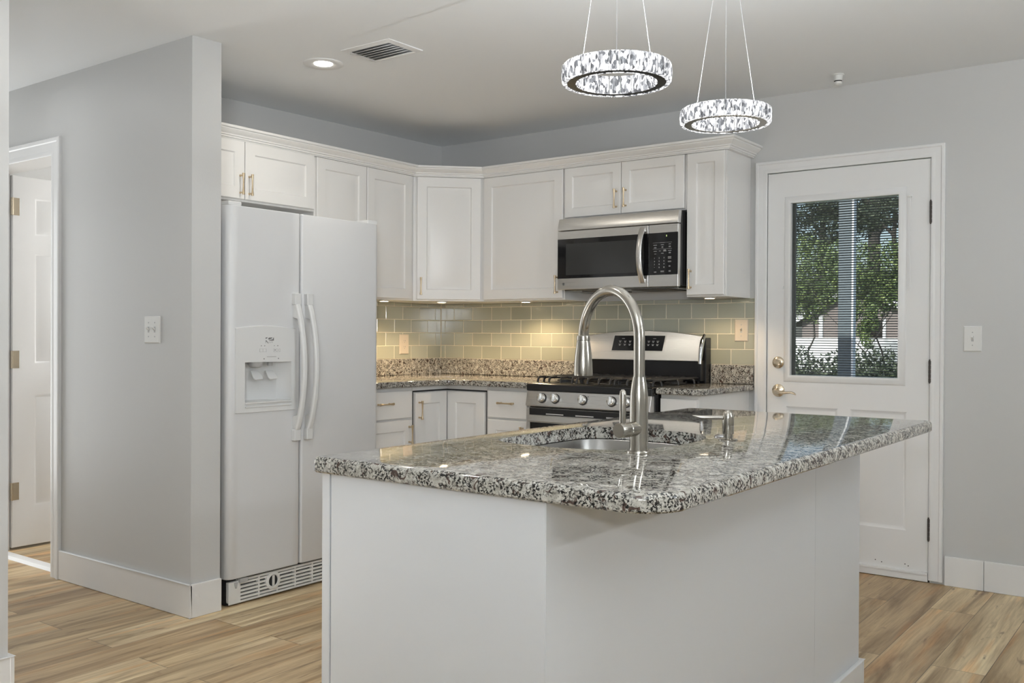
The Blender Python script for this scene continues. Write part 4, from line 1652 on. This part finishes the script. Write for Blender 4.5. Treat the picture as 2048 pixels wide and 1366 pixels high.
part('valve', b, M['steel_tap'], fa)
b = MB()
lp_ = kc+kd*.062
b.tube([lp_+V((0, 0, .012)), lp_+V((0, 0, .03)), lp_+V((0, 0, .078)), lp_+V((0, 0, .086)), lp_+V((0, 0, .090))], [.0072, .0075, .0078, .0066, .003], 16)
part('lever', b, M['steel_tap'], fa)

# soap dispenser and hole cover
sx, sy = 3.197, -2.572
so = thing('soap_dispenser', (sx, sy, IT), 'small brushed steel soap pump beside the faucet on the island', 'soap dispenser')
b = MB()
b.lathe([(.024, 0), (.024, .002), (.020, .004), (.0115, .004), (.0115, .018)], (sx, sy, IT), (0, 0, 1), 28)
part('base_flange', b, M['steel_tap'], so)
b = MB()
b.lathe([(.0145, .016), (.0148, .017), (.0148, .055), (.0142, .062), (.0118, .070), (.007, .0755), (.0, .0775)], (sx, sy, IT), (0, 0, 1), 28)
part('pump_head', b, M['steel_tap'], so)
nz = V((-.86, -.5, 0)).normalized()
p0 = V((sx, sy, IT+.057))+nz*.010
b = MB()
b.tube([p0, p0+nz*.030, p0+nz*.058, p0+nz*.072+V((0, 0, .003)), p0+nz*.080+V((0, 0, .0045))], [.0058, .0056, .0054, .0028, .0008], 14)
part('nozzle', b, M['steel_tap'], so)
hx, hy_ = 3.155, -2.505
b = MB()
b.lathe([(.0245, 0), (.0245, .002), (.022, .0045), (.014, .0065), (.0, .0075)], (hx, hy_, IT), (0, 0, 1), 28)
solo('sink_hole_cover', b, M['chrome'], (hx, hy_, IT), 'small shiny round hole cover behind the soap pump', 'hole cover')

# ------------------------------------------------------------------ pendants


def pendant(x, y, z0, label):
    z1 = z0+.044
    t = thing('crystal_pendant', (x, y, z0), label, 'pendant light', 'ring pendants above the island')
    R0, R1 = .0915, .1305
    b = MB()
    b.lathe([(R0+.006, .001), (R1-.012, .001), (R1-.012, .042), (R0+.006, .042), (R0+.006, .001)], (x, y, z0), (0, 0, 1), 72, (False, False))
    part('ring_body', b, M['dark_chrome'], t)
    for rad, n_, sgn, th in ((R1-.012, 32, 1, .012), (R0+.006, 22, -1, .006)):
        b = MB()
        for k in range(n_):
            a0, a1 = 2*PI*k/n_, 2*PI*(k+1)/n_
            am = (a0+a1)/2
            ro = rad+sgn*th
            f = .04*(a1-a0)
            def P(r, a, z):
                return (x+r*math.cos(a), y+r*math.sin(a), z)
            e = .004
            inn = [P(rad, a0+f, z0), P(rad, a1-f, z0), P(rad, a1-f, z1), P(rad, a0+f, z1)]
            mid = [P(ro-sgn*.003, a0+f, z0), P(ro-sgn*.003, a1-f, z0), P(ro-sgn*.003, a1-f, z1), P(ro-sgn*.003, a0+f, z1)]
            out = [P(ro, a0+f*4, z0+e), P(ro, a1-f*4, z0+e), P(ro, a1-f*4, z1-e), P(ro, a0+f*4, z1-e)]
            cen = [P(ro+sgn*.002, am, (z0+z1)/2)]
            b.loft([inn, mid, out], True, (True, False))
            b.add(out+cen, [(0, 1, 4), (1, 2, 4), (2, 3, 4), (3, 0, 4)])
        part('crystal_band', b, M['crystal'], t, 'bright cut crystal blocks', smooth=0)
    zc = ceil_z(x, y)
    a0 = math.atan2(CY-y, CX-x)
    for k in range(3):
        a = a0+k*2*PI/3
        c_, s_ = math.cos(a), math.sin(a)
        b = MB()
        b.tube([(x+.102*c_, y+.102*s_, z1-.004), (x+.006*c_, y+.006*s_, zc-.022)], .00075, 6)
        part('cable', b, M['cable'], t)
    b = MB()
    b.lathe([(.06, 0), (.06, -.018), (.056, -.024), (.0, -.024)], (x, y, zc), (0, 0, 1), 36, (True, False))
    part('canopy', b, M['chrome'], t)
    light('pendant_glow', 'SPOT', (x, y, z1-.004), 14.5, (.95, .98, 1), aim=(x, y, 3), size=0, spot_size=math.radians(165), spot_blend=.3)
    return t


pendant(3.04, -2.874, 1.777, 'larger nearer ring pendant of lit crystal blocks on the left')
pendant(3.04, -2.248, 1.793, 'smaller farther ring pendant of lit crystal blocks on the right')

# ------------------------------------------------------------------ ceiling fittings
lx, ly = .905, -1.872
lz = ceil_z(lx, ly)
rl = thing('recessed_light', (lx, ly, lz), 'round lit recessed ceiling light near the air vent', 'ceiling light')
b = MB()
b.lathe([(.092, .001), (.092, -.003), (.086, -.006), (.054, -.004), (.041, .0)], (lx, ly, lz), (0, 0, 1), 40, (False, False))
part('light_trim', b, M['trim'], rl)
b = MB()
b.lathe([(.042, -.0005), (.040, -.004), (.0, -.006)], (lx, ly, lz), (0, 0, 1), 36, (True, False))
part('light_lens', b, M['led_white'], rl)
light('recessed_beam', 'AREA', (lx, ly, lz-.012), 3.3, (1, .93, .82), aim=(lx, ly, 0), size=.09)

vx0, vx1, vy0, vy1 = 1.122, 1.410, -1.968, -1.756
vz = ceil_z(1.27, -1.86)
av = thing('air_vent', (1.266, -1.862, vz), 'white louvered air vent in the kitchen ceiling', 'air vent')
b = MB()
b.loft([[(vx0, vy0, vz+.004), (vx1, vy0, vz+.004), (vx1, vy1, vz+.004), (vx0, vy1, vz+.004)], [(vx0, vy0, vz-.004), (vx1, vy0, vz-.004), (vx1, vy1, vz-.004), (vx0, vy1, vz-.004)],
        [(vx0+.022, vy0+.022, vz-.011), (vx1-.022, vy0+.022, vz-.011), (vx1-.022, vy1-.022, vz-.011), (vx0+.022, vy1-.022, vz-.011)],
        [(vx0+.028, vy0+.028, vz-.006), (vx1-.028, vy0+.028, vz-.006), (vx1-.028, vy1-.028, vz-.006), (vx0+.028, vy1-.028, vz-.006)]], True, (False, False))
part('vent_frame', b, M['trim'], av)
part('vent_throat', MB().box(vx0+.026, vx1-.026, vy0+.026, vy1-.026, vz-.003, vz-.002), M['mid_mark'], av, smooth=0)
for k in range(6):
    y = vy0+.040+k*.0265
    b = MB()
    b.add([(vx0+.029, y-.012, vz-.0165), (vx1-.029, y-.012, vz-.0165), (vx1-.029, y+.006, vz-.010), (vx0+.029, y+.006, vz-.010), (vx1-.029, y+.014, vz-.0035), (vx0+.029, y+.014, vz-.0035)], [(0, 1, 2, 3), (3, 2, 4, 5)])
    o_ = part('louver', b, M['trim'], av, smooth=60)
    sm = o_.modifiers.new('thick', 'SOLIDIFY')
    sm.thickness = .0012

nx, ny = 2.722, -.24
nz_ = ceil_z(nx, ny)
b = MB()
b.lathe([(.028, .001), (.028, -.003), (.022, -.006), (.020, -.030), (.0205, -.031)], (nx, ny, nz_), (0, 0, 1), 26, (False, True))
sn = thing('ceiling_sensor', (nx, ny, nz_), 'small white cylindrical sensor on the ceiling above the back door', 'sensor')
part('sensor_base', b, M['plate'], sn)
b = MB()
b.lathe([(.0185, -.030), (.0185, -.036)], (nx, ny, nz_), (0, 0, 1), 24)
part('sensor_gap', b, M['dark_gap'], sn)
b = MB()
b.lathe([(.0185, -.036), (.0200, -.037), (.0185, -.046), (.012, -.051), (.0, -.052)], (nx, ny, nz_), (0, 0, 1), 24)
part('sensor_cap', b, M['plate'], sn)


# ------------------------------------------------------------------ switches and outlet
def plate(name, c, u, n, W, H, toggles, label, cat, mat, outlet=False):
    c, u, n = V(c), V(u), V(n)
    v = V((0, 0, 1))
    t = thing(name, c, label, cat)
    b = MB()
    P = lambda a, d, h: c+u*a+v*d+n*h
    rings = [[P(sx_*(W/2-i), sy_*(H/2-i), h) for sx_, sy_ in ((-1, -1), (1, -1), (1, 1), (-1, 1))] for i, h in ((0, 0), (0, .003), (.004, .0062))]
    b.loft(rings)
    part('cover_plate', b, mat, t)
    for a in toggles:
        if not outlet:
            b = MB()
            b.obox(P(a, 0, .0062), u*.0053, v*.0125, n*.0006)
            part('toggle_slot', b, M['mid_mark'], t, smooth=0)
            b = MB()
            b.prism([P(a-.0042, -.006, .006), P(a-.0042, .004, .006), P(a-.0036, .013, .017), P(a-.0036, .007, .0185)], u*.0078)
            part('toggle', b, mat, t, bevel=.001)
            for d in (-.030, .030):
                b = MB()
                b.lathe([(.0032, .0058), (.0028, .0070), (0, .0072)], P(a, d, 0), n, 12, (False, False))
                part('screw', b, M['mid_mark'], t)
        else:
            for d in (-.0195, .0195):
                b = MB()
                b.obox(P(a, d, .0064), u*.0165, v*.0145, n*.0010)
                f = part('socket', b, mat, t, bevel=.003)
                b = MB()
                b.obox(P(a-.0062, d+.003, .0074), u*.0012, v*.0038, n*.0004)
                b.obox(P(a+.0062, d+.003, .0074), u*.0012, v*.0032, n*.0004)
                b.lathe([(.0022, .0070), (.0022, .0078)], P(a, d-.007, 0), n, 10)
                part('socket_slot', b, M['grey_mark'], f, smooth=0)
    return t


plate('light_switch', (.522, -2.489, 1.192), (1, 0, 0), (0, -1, 0), .114, .116, (-.023, .023), 'white double light switch on the gray wall left of the refrigerator', 'light switch', M['plate'])
plate('light_switch', (3.279, 0, 1.170), (1, 0, 0), (0, -1, 0), .078, .119, (0,), 'white single light switch on the wall right of the back door', 'light switch', M['plate'])
plate('light_switch', (2.1425, -.0105, 1.2085), (1, 0, 0), (0, -1, 0), .076, .118, (0,), 'cream single light switch on the tile beside the back door', 'light switch', M['plate_cream'])
plate('power_outlet', (.0105, -.373, 1.116), (0, -1, 0), (1, 0, 0), .084, .126, (0,), 'cream power outlet on the tile near the corner', 'outlet', M['plate_cream'], outlet=True)
